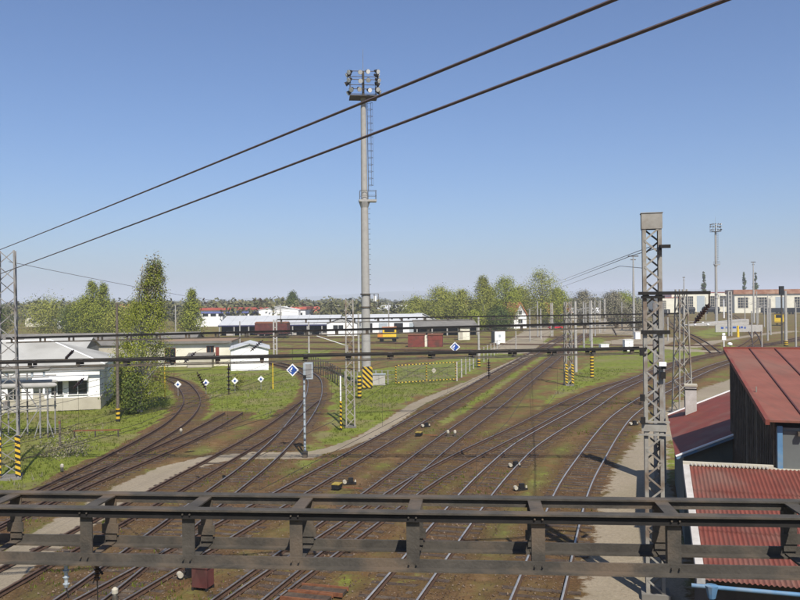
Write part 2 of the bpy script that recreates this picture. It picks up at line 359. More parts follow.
def ground_mat():
    m = bpy.data.materials.new('ground_soil_grass_path'); m.use_nodes = True
    t = m.node_tree; N = t.nodes; L = t.links; b = N['Principled BSDF']; b.inputs['Roughness'].default_value = .95; b.inputs['Specular IOR Level'].default_value = .1
    g = N.new('ShaderNodeNewGeometry')
    def noise(s, d=6, r=.6):
        n = N.new('ShaderNodeTexNoise'); n.inputs['Scale'].default_value = s; n.inputs['Detail'].default_value = d; n.inputs['Roughness'].default_value = r
        L.new(g.outputs['Position'], n.inputs['Vector']); return n.outputs[0]
    def ramp(i, *st):
        r = N.new('ShaderNodeValToRGB'); e = r.color_ramp.elements
        while len(e) < len(st): e.new(.5)
        for k, (p, c) in enumerate(st): e[k].position = p; e[k].color = (*c, 1) if isinstance(c, tuple) else (c, c, c, 1)
        L.new(i, r.inputs[0]); return r.outputs[0]
    def att(n): a = N.new('ShaderNodeAttribute'); a.attribute_name = n; return a.outputs['Fac']
    def mth(op, a, c):
        q = N.new('ShaderNodeMath'); q.operation = op
        for i, x in enumerate((a, c)):
            if isinstance(x, (int, float)): q.inputs[i].default_value = x
            else: L.new(x, q.inputs[i])
        return q.outputs[0]
    def mix(f, a, c, bt='MIX'):
        q = N.new('ShaderNodeMixRGB'); q.blend_type = bt
        for i, x in enumerate((f, a, c)):
            if isinstance(x, (int, float)): q.inputs[i].default_value = x
            elif isinstance(x, tuple): q.inputs[i].default_value = (*x, 1)
            else: L.new(x, q.inputs[i])
        return q.outputs[0]
    n1, n2, n3, n4 = noise(.35), noise(1.6, 8, .7), noise(9, 5, .7), noise(.09, 4)
    soil = ramp(n2, (.30, (.096,.054,.021)), (.50, (.155,.092,.038)), (.72, (.220,.142,.070)))
    soil = mix(ramp(n1, (.43, 0.0), (.58, .85)), soil, (.120,.128,.032))           # moss and dry weeds
    soil = mix(ramp(noise(.5, 5), (.55, 0.0), (.70, .6)), soil, (.175,.072,.028))    # rusty patches
    bed = ramp(n3, (.30, (.038,.022,.012)), (.50, (.082,.046,.023)), (.66, (.140,.080,.042)), (.80, (.23,.15,.09)))
    bed = mix(ramp(n1, (.45, 0.0), (.65, .6)), bed, (.120,.052,.022))
    bed = mix(ramp(noise(.8, 7, .7), (.50, 0.0), (.68, .75)), bed, (.160,.098,.050))        # dusty worn ballast
    bed = mix(ramp(noise(.28, 6, .7), (.56, 0.0), (.68, .7)), bed, (.11,.105,.035))         # weedy stretches
    bed = mix(ramp(noise(1.3, 4), (.62, 0.0), (.72, .7)), bed, (.022,.017,.013))            # oil stains
    col = mix(mth('MULTIPLY', att('bed'), .80), soil, bed)
    grs = ramp(n2, (.28, (.092,.112,.015)), (.50, (.150,.178,.024)), (.72, (.215,.22,.05)))
    grs = mix(ramp(noise(.22, 5), (.46, 0.0), (.66, .9)), grs, (.190,.160,.072))
    gf = mth('ADD', att('grass'), mth('MULTIPLY', mth('SUBTRACT', mth('ADD', mth('MULTIPLY', n1, .6), mth('MULTIPLY', n2, .4)), .5), 3.2))
    gf = ramp(gf, (.50, 0.0), (.72, 1.0))
    col = mix(gf, col, grs)
    sand = ramp(n3, (.3, (.245,.202,.143)), (.7, (.35,.295,.215)))
    sand = mix(ramp(n1, (.5, 0.0), (.7, .5)), sand, (.23,.185,.12))
    pf = mth('ADD', att('path'), mth('MULTIPLY', mth('SUBTRACT', n2, .5), 1.8))
    pf = ramp(pf, (.42, 0.0), (.62, 1.0))
    col = mix(mth('MULTIPLY', pf, .93), col, sand)
    col = mix(ramp(n4, (.35, 0.0), (.65, .22)), col, (.05,.04,.025))
    L.new(col, b.inputs['Base Color'])
    bp = N.new('ShaderNodeBump'); bp.inputs['Strength'].default_value = .7; bp.inputs['Distance'].default_value = .06
    L.new(mth('ADD', n3, n2), bp.inputs['Height']); L.new(bp.outputs[0], b.inputs['Normal'])
    return m
obj_of('ground', gm, ground_mat(), kind='structure')

# far blue hills on the horizon
hv = []; hf = []
xs = np.linspace(-9000, 9000, 160)
def ridge(name, y, base, amp, ph):
    top = base + amp*(np.sin(xs/1400+ph)*.5 + np.sin(xs/520+ph*2)*.25 + np.sin(xs/210+ph*3)*.12)
    n = len(xs); V = np.concatenate([np.stack([xs, np.full(n, y-900), np.full(n, -5)], 1), np.stack([xs, np.full(n, y), np.maximum(top, 3)], 1), np.stack([xs, np.full(n, y+900), np.full(n, -5)], 1)])
    i = np.arange(n-1); Fq = np.concatenate([np.stack([i, i+1, n+i+1, n+i], 1), np.stack([n+i, n+i+1, 2*n+i+1, 2*n+i], 1)])
    o = obj_of(name, fast_mesh(name, V, Fq), noise_mat('wooded_hillside', (.028,.04,.018), (.06,.07,.03), .01, .95), kind='structure')
ridge('hills', 7600, 62, 50, .6)

# ------------------------------------------------------------------ railway tracks: two rails and their sleepers
def sweep(L, off, prof):
    T = np.gradient(L, axis=0); T /= np.linalg.norm(T, axis=1)[:, None]; Nn = np.stack([T[:,1], -T[:,0]], 1)
    n, k = len(L), len(prof); V = np.zeros((n, k, 3))
    for j, (o, z) in enumerate(prof): V[:, j, :2] = L + Nn*(off+o); V[:, j, 2] = z
    I = np.arange(n*k).reshape(n, k); F = []; J = []
    for j in range(k):
        j2 = (j+1) % k; F.append(np.stack([I[:-1,j], I[1:,j], I[1:,j2], I[:-1,j2]], 1)); J.append(np.full(n-1, j))
    return V.reshape(-1, 3), np.concatenate(F), np.concatenate(J)
PROF = [(-.07,.0),(-.07,.02),(-.016,.05),(-.016,.11),(-.037,.125),(-.037,.16),(.037,.16),(.037,.125),(.016,.11),(.016,.05),(.07,.02),(.07,.0)]
PROF_FAR = [(-.06,.0),(-.05,.16),(.05,.16),(.06,.0)]
smb = MB(); smb.box((0,0,.0),(2.5,.24,.10)); sleeper_src = smb.build('sleeper', M['sleeper'])
first_sleeper = True
for key in TR:
    L, shine, lab = TR[key]; far = key in 'PQRTUVWX'
    t = thing('railway_track', lab, 'track', (0,0,0))
    for sgn in (-1, 1):
        V, Fq, J = sweep(L, sgn*.7525, PROF_FAR if far else PROF)
        me = fast_mesh('rail', V, Fq)
        o = obj_of('rail', me, [M['rail_side'], (M['rail_head_rust'], M['rail_head_worn'], M['rail_head'])[shine]], t)
        top = 1 if far else 5
        me.polygons.foreach_set('material_index', (J == top).astype(np.int32)); me.update()
    if far: continue
    seg = np.linalg.norm(np.diff(L, axis=0), axis=1); s = np.concatenate([[0], np.cumsum(seg)])
    rest = MB(); dd = np.arange(.3, s[-1]-.2, .62); pth = ground_cover(np.interp(dd, s, L[:,0]), np.interp(dd, s, L[:,1]))[1]
    for d, onpath in zip(dd, pth):
        x, y = np.interp(d, s, L[:,0]), np.interp(d, s, L[:,1]); x2, y2 = np.interp(d+.3, s, L[:,0]), np.interp(d+.3, s, L[:,1])
        a = math.atan2(y2-y, x2-x) - math.pi/2; z = -.062 + random.uniform(-.03, .018)
        if y < 21 or onpath > .4: continue
        if y < 52:
            if first_sleeper: o = sleeper_src; first_sleeper = False; o.parent = t
            else: o = bpy.data.objects.new('sleeper', sleeper_src.data); C.objects.link(o); o.parent = t
            o.location = (x, y, z); o.rotation_euler = (0, 0, a + random.uniform(-.02,.02))
        else: rest.box((x, y, z), (2.5,.24,.10), a)
    if rest.v: rest.build('sleepers', M['sleeper'], t, kind='stuff')

# ballast stones and weeds strewn over the near yard
def scatter(n, x0, x1, y0, y1, test):
    X = rng.uniform(x0, x1, n); Y = y0 + (y1-y0)*rng.random(n)**1.5
    g, p, b = ground_cover(X, Y); k = test(g, p, b, rng.random(n)); return X[k], Y[k]
X, Y = scatter(30000, -20, 12, 21, 62, lambda g,p,b,r: (r < .25 + .75*b) & (g < .9) & (p < .25))
n = len(X); sz = rng.uniform(.018,.042,n)*rng.choice([1,1,1,1.4],n)
base = np.array([[1,0,-.3],[-.5,.87,-.3],[-.5,-.87,-.3],[.1,.1,.8]])
ang = rng.uniform(0, 6.28, n); V = np.zeros((n,4,3))
for j in range(4):
    bx, by, bz = base[j]; jit = rng.uniform(.6,1.3,n)
    V[:,j,0] = X + sz*jit*(bx*np.cos(ang)-by*np.sin(ang)); V[:,j,1] = Y + sz*jit*(bx*np.sin(ang)+by*np.cos(ang)); V[:,j,2] = sz*bz*jit
Fq = (np.arange(n)[:,None,None]*4 + np.array([[0,1,3],[1,2,3],[2,0,3]])[None]).reshape(-1,3)
obj_of('ballast_stones', fast_mesh('ballast_stones', V.reshape(-1,3), Fq), M['stone'], kind='stuff')
tag(bpy.data.objects['ballast_stones'], 'loose pale and brown ballast stones strewn along the tracks', 'ballast')
def blades(name, X, Y, hmin, hmax, label, mat):
    k = 4; n = len(X); V = np.zeros((n,k,3,3)); hh = rng.uniform(hmin,hmax,n)
    for j in range(k):
        a = rng.uniform(0,6.28,n); px = X+rng.normal(0,.06,n); py = Y+rng.normal(0,.06,n); w = rng.uniform(.012,.035,n); le = rng.normal(0,.35,n)*hh
        V[:,j,0] = np.stack([px-w*np.cos(a), py-w*np.sin(a), np.full(n,-.04)],1); V[:,j,1] = np.stack([px+w*np.cos(a), py+w*np.sin(a), np.full(n,-.04)],1)
        V[:,j,2] = np.stack([px+le, py+rng.normal(0,.3,n)*hh, hh*rng.uniform(.6,1.1,n)],1)
    o = obj_of(name, fast_mesh(name, V.reshape(-1,3), np.arange(n*k*3).reshape(-1,3)), mat, kind='stuff'); tag(o, label, 'grass')
X, Y = scatter(60000, -40, 38, 27, 105, lambda g,p,b,r: (g > .9) & (p < .3) & (r < .9))
blades('grass_blades', X, Y, .04, .15, 'short green grass covering the lawns between the tracks', M['blade'])
X, Y = scatter(26000, -24, 22, 22, 80, lambda g,p,b,r: (g < .9) & (p < .3) & (r < .45))
nn = np.sin(X*.5+2*np.sin(Y*.23))+np.cos(Y*.31+X*.2); k = nn > .55
blades('weed_tufts', X[k], Y[k], .03, .13, 'dry weeds and tufts growing between the tracks', M['blade'])
X, Y = scatter(9000, -40, 38, 27, 100, lambda g,p,b,r: (g > .55) & (p < .2) & (r < .6))
nn = np.sin(X*.35+1.7*np.sin(Y*.19))+np.cos(Y*.27-X*.15); k = nn > .4
blades('dry_stalks', X[k], Y[k], .18, .45, 'tall dry stalks standing in ragged patches of the lawns', M['twig'])
# ------------------------------------------------------------------ catenary gantries and lattice masts
def uvec(a, b): d = (Vector(b)-Vector(a)); return d.normalized(), d.length
def gantry(p0, p1, ztop, label, xs=None, spacing=1.03, hgt=.49, wid=.53, fine=True, grp='beam gantries spanning the tracks', chord=.085, rise=0.0, low_mat=None):
    """A four-chord beam of angle iron with upright posts and cross ties, lying across the masts."""
    p0, p1 = Vector((*p0, 0)), Vector((*p1, 0)); d, ln = uvec(p0, p1); nn = Vector((-d.y, d.x, 0)); rz = math.atan2(d.y, d.x)
    t = thing('catenary_gantry', label, 'gantry', (p0.x, p0.y, 0), rz, grp)
    t.rotation_euler = (0, -math.atan2(rise, ln), rz); t.location.z = ztop; ztop = 0.0
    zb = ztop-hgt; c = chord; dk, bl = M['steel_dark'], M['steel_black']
    def chordm(y, z, low):
        # top chords: flange above a web, near-black on the front chord; bottom chords: web above a flange that juts forward
        fl = MB().box((ln/2, y, z + (-c/2 if not low else c/2 - .0)), (ln, .010, c)) if False else None
        o = MB()
        if low: o.box((ln/2, y, z+c*(.50 if not low_mat else .25)), (ln, .022, c*(.92 if not low_mat else .4))).box((ln/2, y-(.035 if not low_mat else .01), z+.006), (ln, .11 if not low_mat else .035, .014)).build('bottom_chord', low_mat or dk, t)
        else:
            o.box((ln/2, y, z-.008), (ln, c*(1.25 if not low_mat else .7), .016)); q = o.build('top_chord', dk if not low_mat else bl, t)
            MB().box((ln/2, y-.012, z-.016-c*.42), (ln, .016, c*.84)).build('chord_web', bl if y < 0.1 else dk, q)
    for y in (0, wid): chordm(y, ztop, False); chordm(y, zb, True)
    xs = xs or list(np.arange(.3, ln, spacing))
    if fine:
        for x in xs:
            for y in (.025, wid-.025): MB().box((x, y, (ztop+zb)/2), (.112, .014, hgt-.10)).box((x-.05, y+.035, (ztop+zb)/2), (.014, .07, hgt-.10)).build('post', dk, t)
            MB().bar((x, .0, ztop-.022), (x, wid, ztop-.022), .115, .014).build('cross_tie', dk, t)
            if not low_mat: MB().box((x, wid-.04, zb+.16), (.16, .012, .09)).build('gusset', dk, t)
            MB().bar((x, .0, zb+.02), (x, wid, zb+.02), .08, .014).build('cross_tie', dk, t)
        if not low_mat:
            bo = MB()
            for x in xs:
                for z in (ztop-.045, zb+.05):
                    for dx in (-.032, .032): bo.tube([(x+dx,.018,z),(x+dx,-.040,z)], .008, 6)
            bo.build('bolts', M['steel_dark'], t, kind='stuff')
    else:
        o = MB()
        for x in xs:
            for y in (.025, wid-.025): o.box((x, y, (ztop+zb)/2), (.10, .04, hgt-.10))
        o.build('posts', dk, t, kind='stuff')
    return t
# near beam: the one that crosses the whole foot of the picture
a, b = Vector((-3.56, 7.15)), Vector((3.24, 6.52)); d2 = (b-a).normalized(); P0 = a - d2*9.0; P1 = b + d2*7.4
def s_of(X): return (X - P0.x)/d2.x
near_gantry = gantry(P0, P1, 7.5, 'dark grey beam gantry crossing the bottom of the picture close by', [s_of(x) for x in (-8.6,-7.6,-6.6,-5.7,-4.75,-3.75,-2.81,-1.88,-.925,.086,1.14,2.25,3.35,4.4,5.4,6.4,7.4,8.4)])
gantry((-24,19.6), (7.6,24.7), 7.75, 'beam gantry reaching the big lattice mast beside the red roofs', hgt=.21, chord=.062, low_mat=M['steel_dark'], spacing=1.25)
gantry((-21.2,43.0), (12.7,40.4), 7.53, 'second beam gantry, from the left lattice mast to behind the big lattice mast', fine=False, spacing=1.6, hgt=.32, chord=.10, rise=.55, low_mat=M['steel_dark'])
gantry((-9,58.6), (22.5,64.2), 8.0, 'farthest beam gantry, on the middle lattice mast and the slim one by the chimney', fine=False, spacing=1.8, hgt=.32, low_mat=M['steel_dark'])

def lattice_mast(loc, rz, h, w0, w1, leg, label, mat, nseg=12, base='none', fine=False, cap=False, grp='lattice catenary masts', depth=None):
    t = thing('lattice_mast', label, 'mast', loc, rz, grp); dp = (depth or 1.0)
    def corner(i, z):
        k = w0 + (w1-w0)*z/h; sx, sy = ((-1,-1),(1,-1),(1,1),(-1,1))[i]; return Vector((sx*k/2, sy*k/2*dp, z))
    for i in range(4): MB().bar(corner(i, 0), corner(i, h), leg, leg, up=(0,1,0)).build('leg', mat, t)
    zs = [h*k/nseg for k in range(nseg+1)]; br = MB()
    for k in range(nseg):
        for f in range(4):
            a, b = (f, (f+1) % 4) if (k+f) % 2 == 0 else ((f+1) % 4, f)
            if fine: MB().bar(corner(a, zs[k]+.04), corner(b, zs[k+1]-.04), leg*.55, leg*.3, up=(0,1,0)).build('brace', mat, t)
            else: br.bar(corner(a, zs[k]), corner(b, zs[k+1]), leg*.6, leg*.3, up=(0,1,0))
    if not fine: br.build('bracing', mat, t, kind='stuff')
    if cap: MB().box((0, 0, h-.2), (w1+leg*.4, w1*dp+leg*.4, .42)).build('head_plate', mat, t)
    if base == 'stripe':
        for i in (0, 1): MB().bar(corner(i, .15)+Vector((0,-leg*.6,0)), corner(i, 2.3)+Vector((0,-leg*.6,0)), max(leg*1.5,.26), .02, up=(0,1,0)).build('warning_board', M['stripe_s'], t)
    MB().box((0,0,-.06), (w0*1.35, w0*dp*1.35, .26)).build('footing', M['slate_roof'], t)
    return t
# the big mast: two channel legs laced together
def big_mast():
    h = 11.9; t = thing('lattice_mast', 'tall pale lattice mast with a side arm beside the red-roofed hut', 'mast', (7.85, 24.9, 0), R(-14), 'lattice catenary masts')
    w, dp = .56, .46; m = M['steel_pale']
    for sx in (-1, 1):
        x = sx*w/2; o = MB()
        o.box((x, 0, h/2), (.016, dp, h)); o.box((x-sx*.05, -dp/2, h/2), (.11, .016, h)); o.box((x-sx*.05, dp/2, h/2), (.11, .016, h)); o.build('leg', m, t)
    n = 28; dz = (h-.6)/n
    for k in range(n):
        for y, s in ((-dp/2-.012, 1 if k % 2 else -1), (dp/2+.012, -1 if k % 2 else 1)):
            MB().bar((-s*w*.42, y, .15+k*dz), (s*w*.42, y, .15+(k+1)*dz), .055, .012, up=(0,1,0)).build('brace', m, t)
    MB().box((0, -dp/2-.02, h-.24), (w+.06, .02, .5)).box((0, dp/2+.02, h-.24), (w+.06, .02, .5)).box((0,0,h+.004), (w+.1, dp+.1, .02)).build('head_plate', m, t)
    MB().box((.07,-dp/2-.05,8.22), (.86,.10,.12)).build('clamp_bar', M['steel_black'], t)
    arm = MB().box((.62,-dp/2-.06,9.42), (2.1,.09,.10)).box((0,-dp/2-.05,9.30), (.7,.05,.08)).build('side_arm', M['steel_black'], t)
    MB().box((.38,-dp/2-.12,10.85), (.30,.16,.10)).box((.22,-dp/2-.10,10.75), (.07,.10,.30)).build('cable_clamp', M['steel_black'], t)
    MB().box((.22,-dp/2+.06,9.8), (.08,.08,3.2)).build('switch_rod', M['steel_black'], t)
    g = MB(); g.box((0,-dp/2-.03,5.28), (.74,.02,.24)).box((0,-dp/2-.06,5.46), (.92,.06,.05)).box((0,-dp/2-.06,5.06), (.92,.06,.05)); g.build('gusset_plate', m, t)
    for x, z in ((.3,7.2),(-.34,7.6),(-.34,6.2),(.28,6.9),(-.33,5.5)): MB().box((x, -dp/2-.08, z), (.14,.14,.2)).build('wire_bracket', M['steel_black'], t)
    MB().box((.26,-dp/2-.16,7.25), (.22,.1,.13)).build('lamp', M['white'], t)
    MB().box((0,0,.0), (.85,.75,.3)).build('footing', M['slate_roof'], t)
    # insulator chain hanging from the arm
    c = Vector((7.85+1.55*math.cos(R(-14))+.0, 24.9-.38-.32, 9.38)); q = thing('insulator_string', 'dark insulator string hanging from the arm of the big lattice mast', 'insulator', c)
    o = MB(); o.tube([(0,0,0),(0,0,-.30)], .02, 6)
    ax = Vector((-.62,0,-.78)).normalized(); st = Vector((0,0,-.3)); o.tube([st, st+ax*.75], .035, 6); o.build('rod', M['insul'], q)
    for k in range(7):
        p = st + ax*(.10+k*.085); MB().tube([p-ax*.025, p+ax*.025], [.085,.065], 10).build('shed', M['insul'], q)
big_mast()
lattice_mast((22.6,64.3,0), R(10), 9.9, 1.15, .62, .10, 'slim pale lattice mast behind the chimney', M['steel_pale'], 11)
lattice_mast((-21.1,43,0), R(20), 12.2, .95, .75, .085, 'tall lattice mast at the left edge beside the switchgear', M['steel_gal'], 15, base='stripe', fine=True)
lattice_mast((-3.75,59.0,0), R(5), 9.4, .62, .52, .095, 'pale lattice mast beside the striped sign pole, in front of the floodlight mast', M['steel_pale'], 13, fine=True)
lattice_mast((17.9,85.5,0), R(8), 8.9, .70, .55, .10, 'pale lattice mast with striped foot in the middle of the green wedge', M['steel_pale'], 12, base='stripe')
lattice_mast((13.0,40.3,0), R(-14), 9.0, .42, .36, .15, 'dark lattice mast hidden behind the big pale lattice mast', M['steel_gal'], 12)
def pole(x, y, h, r, label, mat, stripe=0.0, grp='slim catenary poles', sq=False, arm=0.0, white=False):
    p = at(x, y); t = thing('catenary_pole', label, 'pole', p, 0, grp)
    o = MB()
    if sq: o.bar((-r*.8,0,0), (-r*.8,0,h), r*.7, r*1.2, up=(0,1,0)).bar((r*.8,0,0), (r*.8,0,h), r*.7, r*1.2, up=(0,1,0)); \
        [o.box((0,0,z), (r*1.6, r*.6, r*.5)) for z in np.arange(.5, h, .9)]
    else: o.tube([(0,0,-.2),(0,0,h)], [r, r*.72], 10)
    o.build('shaft', mat, t, smooth=not sq)
    if stripe: MB().tube([(0,0,0),(0,0,stripe)], r*1.25, 12).build('warning_band', M['stripe'], t) if not sq else MB().box((0,0,stripe/2),(r*2.6,r*1.9,stripe)).build('warning_band', M['stripe'], t)
    if arm: MB().tube([(0,0,h-1.6),(arm,0,h-1.0)], .05, 6).tube([(0,0,h-.5),(arm,0,h-1.0)], .035, 6).build('bracket', M['steel_gal'], t)
    return t
pole(592,378, 9.0, .17, 'slim pale pole with striped foot right of the striped lattice mast', M['conc_pale'], 3.2)
pole(479,367, 7.0, .17, 'slim pale pole with short striped foot beside the gravel path', M['conc_pale'], 1.1)
pole(541,339, 7.0, .18, 'slim far pole beside the house with the orange gable', M['conc_pale'])
pole(552,337, 8.2, .26, 'laced far pole right of the orange-gabled house', M['conc_pale'], sq=True)
pole(600,333, 8.6, .22, 'left of two far poles behind the green wedge', M['conc_pale'], sq=True)
pole(605,331, 9.0, .22, 'right of two far poles behind the green wedge', M['conc_pale'], sq=True)
pole(516,349, 4.6, .12, 'short far lamp pole on the lawn by the trees', M['conc_pale'])
pole(576,372, 8.9, .20, 'slim pale pole just right of the striped lattice mast', M['conc_pale'])
pole(275.5,358, 6.3, .30, 'laced concrete pole behind the white gabled hut', M['conc_pale'], sq=True)
pole(309,353, 5.6, .17, 'slim concrete pole before the goods shed', M['conc_pale'])
pole(200,336, 6.2, .16, 'slim concrete pole left of the goods shed', M['conc_pale'])
pole(359,372, 7.6, .16, 'slim dark-headed pole close behind the tall floodlight mast', M['conc_pale'])
pole(730,336, 10.5, .40, 'laced concrete pole in front of the depot corner', M['concrete'], sq=True)
pole(738,337, 2.6, .32, 'short yellow post in front of the depot', M['yellow'])
pole(757,331, 10.5, .18, 'slim far pole in front of the depot wall', M['concrete'])
pole(724,318, 8.0, .30, 'white far pole by the depot corner', M['white'])
pole(786,346, 10.2, .30, 'thick pale pole with yellow foot near the right edge', M['concrete'], 1.0)
pole(762,350, 3.2, .10, 'short pale pole above the red roof ridge', M['conc_pale'])
for x, y, h, lab in ((668,341,6.5,'slim pole between the big and the slim lattice mast'),(745,325,9.5,'slim pole right of the laced pole before the depot'),(768,322,10,'slim pole in front of the dark open wagons'),(796,347,8,'slim pole at the very right edge'),(706,320,9,'slim pole right of the far tank wagons'),(655,330,7,'slim far pole seen just right of the big lattice mast'),(622,330,8,'slim far pole on the brown bank, right of the paired poles'),(586,333,8,'slim far pole on the bank, left of the paired poles'),(530,341,7,'slim far pole left of the orange-gabled house'),(566,338,8.5,'slim far pole just left of the striped lattice mast'),(752,338,6,'short slim pole before the white ramp wall'),(240,344,5,'slim pole behind the pale sloping hut roof')):
    pole(x, y, h, .17, lab, M['concrete'], arm=1.6 if x in (745,768,586,566,622) else 0)
pole(118,421, 9.3, .13, 'dark wooden pole with striped foot in front of the leafy birch', M['bark'], 1.0)
pole(165,398, 3.2, .06, 'short yellow post at the edge of the birch', M['yellow'])
pole(273,389, 3.0, .06, 'slim yellow post right of the diamond signs', M['yellow'])

def far_row(key, ys, off, label, grp):                      # rows of slim poles along the far tracks
    L = TR[key][0]; proto = None
    for n_, y in enumerate(ys):
        which = ', ' + ('farthest' if n_ == len(ys)-1 else ('nearest','second nearest','third nearest','fourth nearest','fifth nearest')[n_])
        i = int(np.argmin(np.abs(L[:,1]-y))); x = L[i,0]+off
        if proto is None:
            t = proto = thing('catenary_pole', label + which, 'pole', (x, L[i,1], 0), 0, grp); MB().tube([(0,0,-.2),(0,0,8.6)], [.19,.13], 8).build('shaft', M['concrete'], t, smooth=True); MB().tube([(0,0,7.4),(-2.6,0,6.6)], .05, 6).tube([(0,0,6.2),(-2.6,0,6.6)], .04, 6).build('bracket', M['steel_gal'], t)
        else: t = copy_tree(proto); t.location = (x, L[i,1], 0); t['label'] = label + which
far_row('T', (165,190,215,240,265,285), 3.2, 'slim bracket pole in the far row beside the track to the depot', 'far bracket poles beside the depot track')
far_row('X', (175,200,225,250,280,310), 3.2, 'slim bracket pole in the far row near the right edge', 'far bracket poles near the right edge')
far_row('F', (128,150,172,194), 3.0, 'slim bracket pole in the far row right of the straight middle track', 'far bracket poles beside the middle track')
far_row('Q', (193,199,206,213), 3.0, 'slim bracket pole in the far row before the goods shed and workshops', 'far bracket poles before the goods shed')

# tall floodlight masts
def flood_mast(loc, label, full=True):
    t = thing('floodlight_mast', label, 'floodlight mast', loc, R(6), 'tall floodlight masts'); cm = M['concrete']
    MB().tube([(0,0,-.3),(0,0,8.6)], [.52,.47], 20).build('lower_shaft', cm, t, smooth=True)
    MB().tube([(0,0,8.5),(0,0,20.2)], [.46,.39], 20).build('middle_shaft', cm, t, smooth=True)
    MB().tube([(0,0,20.1),(0,0,31.5)], [.36,.28], 20).build('upper_shaft', cm, t, smooth=True)
    o = MB()
    for z in (9.9,8.5): o.tube([(0,0,z),(0,0,z+.14)], .56, 16)
    o.box((.95,0,8.6), (1.0,.8,.06)); [o.bar((.5+i*.45,sy*.4,8.6), (.5+i*.45,sy*.4,10.0), .04) for i in (0,1,2) for sy in (-1,1)]
    o.bar((.5,-.4,10), (1.4,-.4,10), .04).bar((.5,.4,10), (1.4,.4,10), .04); o.build('lower_platform', M['steel_dark'], t)
    MB().box((1.0,-.1,9.5), (.3,.3,.6)).build('switch_box', M['white'], t)
    o = MB(); o.tube([(0,0,19.3),(0,0,20.0)], [.38,.62], 12).box((.35,0,20.1), (1.9,1.1,.22)); o.build('middle_platform', cm, t)
    o = MB()
    for z in (20.65,21.2): o.bar((-.5,-.5,z), (1.25,-.5,z), .035).bar((1.25,-.5,z), (1.25,.5,z), .035).bar((1.25,.5,z), (-.5,.5,z), .035)
    for x, y in ((-.5,-.5),(.4,-.5),(1.25,-.5),(1.25,.5),(.4,.5),(-.5,.5)): o.bar((x,y,20.2), (x,y,21.2), .04)
    o.build('guard_rail', M['steel_dark'], t)
    o = MB()
    for y in (-.2,.2): o.bar((.46,y,21.2), (.40,y,31), .04)
    for z in np.arange(21.4, 31, .33): o.bar((.44,-.2,z), (.44,.2,z), .025)
    o.build('ladder', M['steel_dark'], t)
    o = MB()
    for z in np.arange(21.8, 31, .75):
        o.tube([(.46,-.3,z),(.8,-.36,z),(1.0,0,z),(.8,.36,z),(.46,.3,z)], .018, 4)
    for x, y in ((.8,-.36),(1.0,0),(.8,.36)): o.bar((x,y,21.8), (x,y,30.8), .022)
    o.build('ladder_cage', M['steel_dark'], t)
    o = MB(); [o.tube([(.40,0,z),(.62,0,z)], .025, 5) for z in np.arange(11,19.5,.55)]; o.build('climbing_pegs', M['steel_dark'], t, kind='stuff')
    o = MB(); o.box((0,0,31.3), (3.0,2.2,.10)); [o.bar((sx*1.4,sy*1.0,31.3), (sx*1.4,sy*1.0,34.0), .06) for sx in (-1,1) for sy in (-1,1)]
    for z in (32.0,33.0,33.9): o.bar((-1.6,-1.05,z), (1.6,-1.05,z), .06).bar((-1.6,1.05,z), (1.6,1.05,z), .06).bar((-1.5,-1.05,z), (-1.5,1.05,z), .06).bar((1.5,-1.05,z), (1.5,1.05,z), .06)
    o.tube([(0,0,31.2),(0,0,34.2)], .14, 8); o.build('head_frame', M['steel_dark'], t)
    MB().tube([(0,0,34.1),(0,0,36.6)], [.03,.015], 5).build('lightning_rod', M['steel_gal'], t)
    for z in (31.95, 32.95, 33.85):
        for x, y, a in ((-1.35,-1.1,.6),(-.45,-1.15,.1),(.45,-1.15,-.2),(1.35,-1.1,-.6),(-1.55,.1,1.7),(1.55,.1,-1.7)):
            a += random.uniform(-.45,.45); f = Vector((-math.sin(a), -math.cos(a), random.uniform(-.75,-.3))).normalized(); p = Vector((x+random.uniform(-.12,.12), y, z+random.uniform(-.1,.1)))
            q = MB().tube([p+f*-.28, p+f*-.05, p+f*.30], [.10,.18,.26], 12).build('floodlight', M['steel_black'], t)
            MB().tube([p+f*.29, p+f*.325], .24, 12).build('lens', M['white'], q)
    return t
flood_mast(at(366.5, 386), 'very tall concrete floodlight mast with ladder in the middle of the yard')
flood_mast((107.5, 272, 0), 'tall concrete floodlight mast standing far off before the cream depot')
def slim_mast(p, h, label, cross):
    t = thing('slim_mast', label, 'mast', p, 0, 'far slim masts'); MB().tube([(0,0,0),(0,0,h*.62),(0,0,h)], [.32,.26,.12], 10).build('shaft', M['concrete'], t, smooth=True)
    MB().box((0,0,h), (cross,.25,.25)).box((0,0,h-.9), (cross*.5,.2,.2)).build('crossbar', M['steel_dark'], t); return t
slim_mast((58.4,200,0), 19.6, 'far slim mast with a crossbar left of the big lattice mast', 2.6)
slim_mast((122,276,0), 21, 'far slim mast rising behind the depot roof', 1.6)
slim_mast((98,276,0), 16, 'far thin mast rising above the cream depot left of the tank wagons', .8)

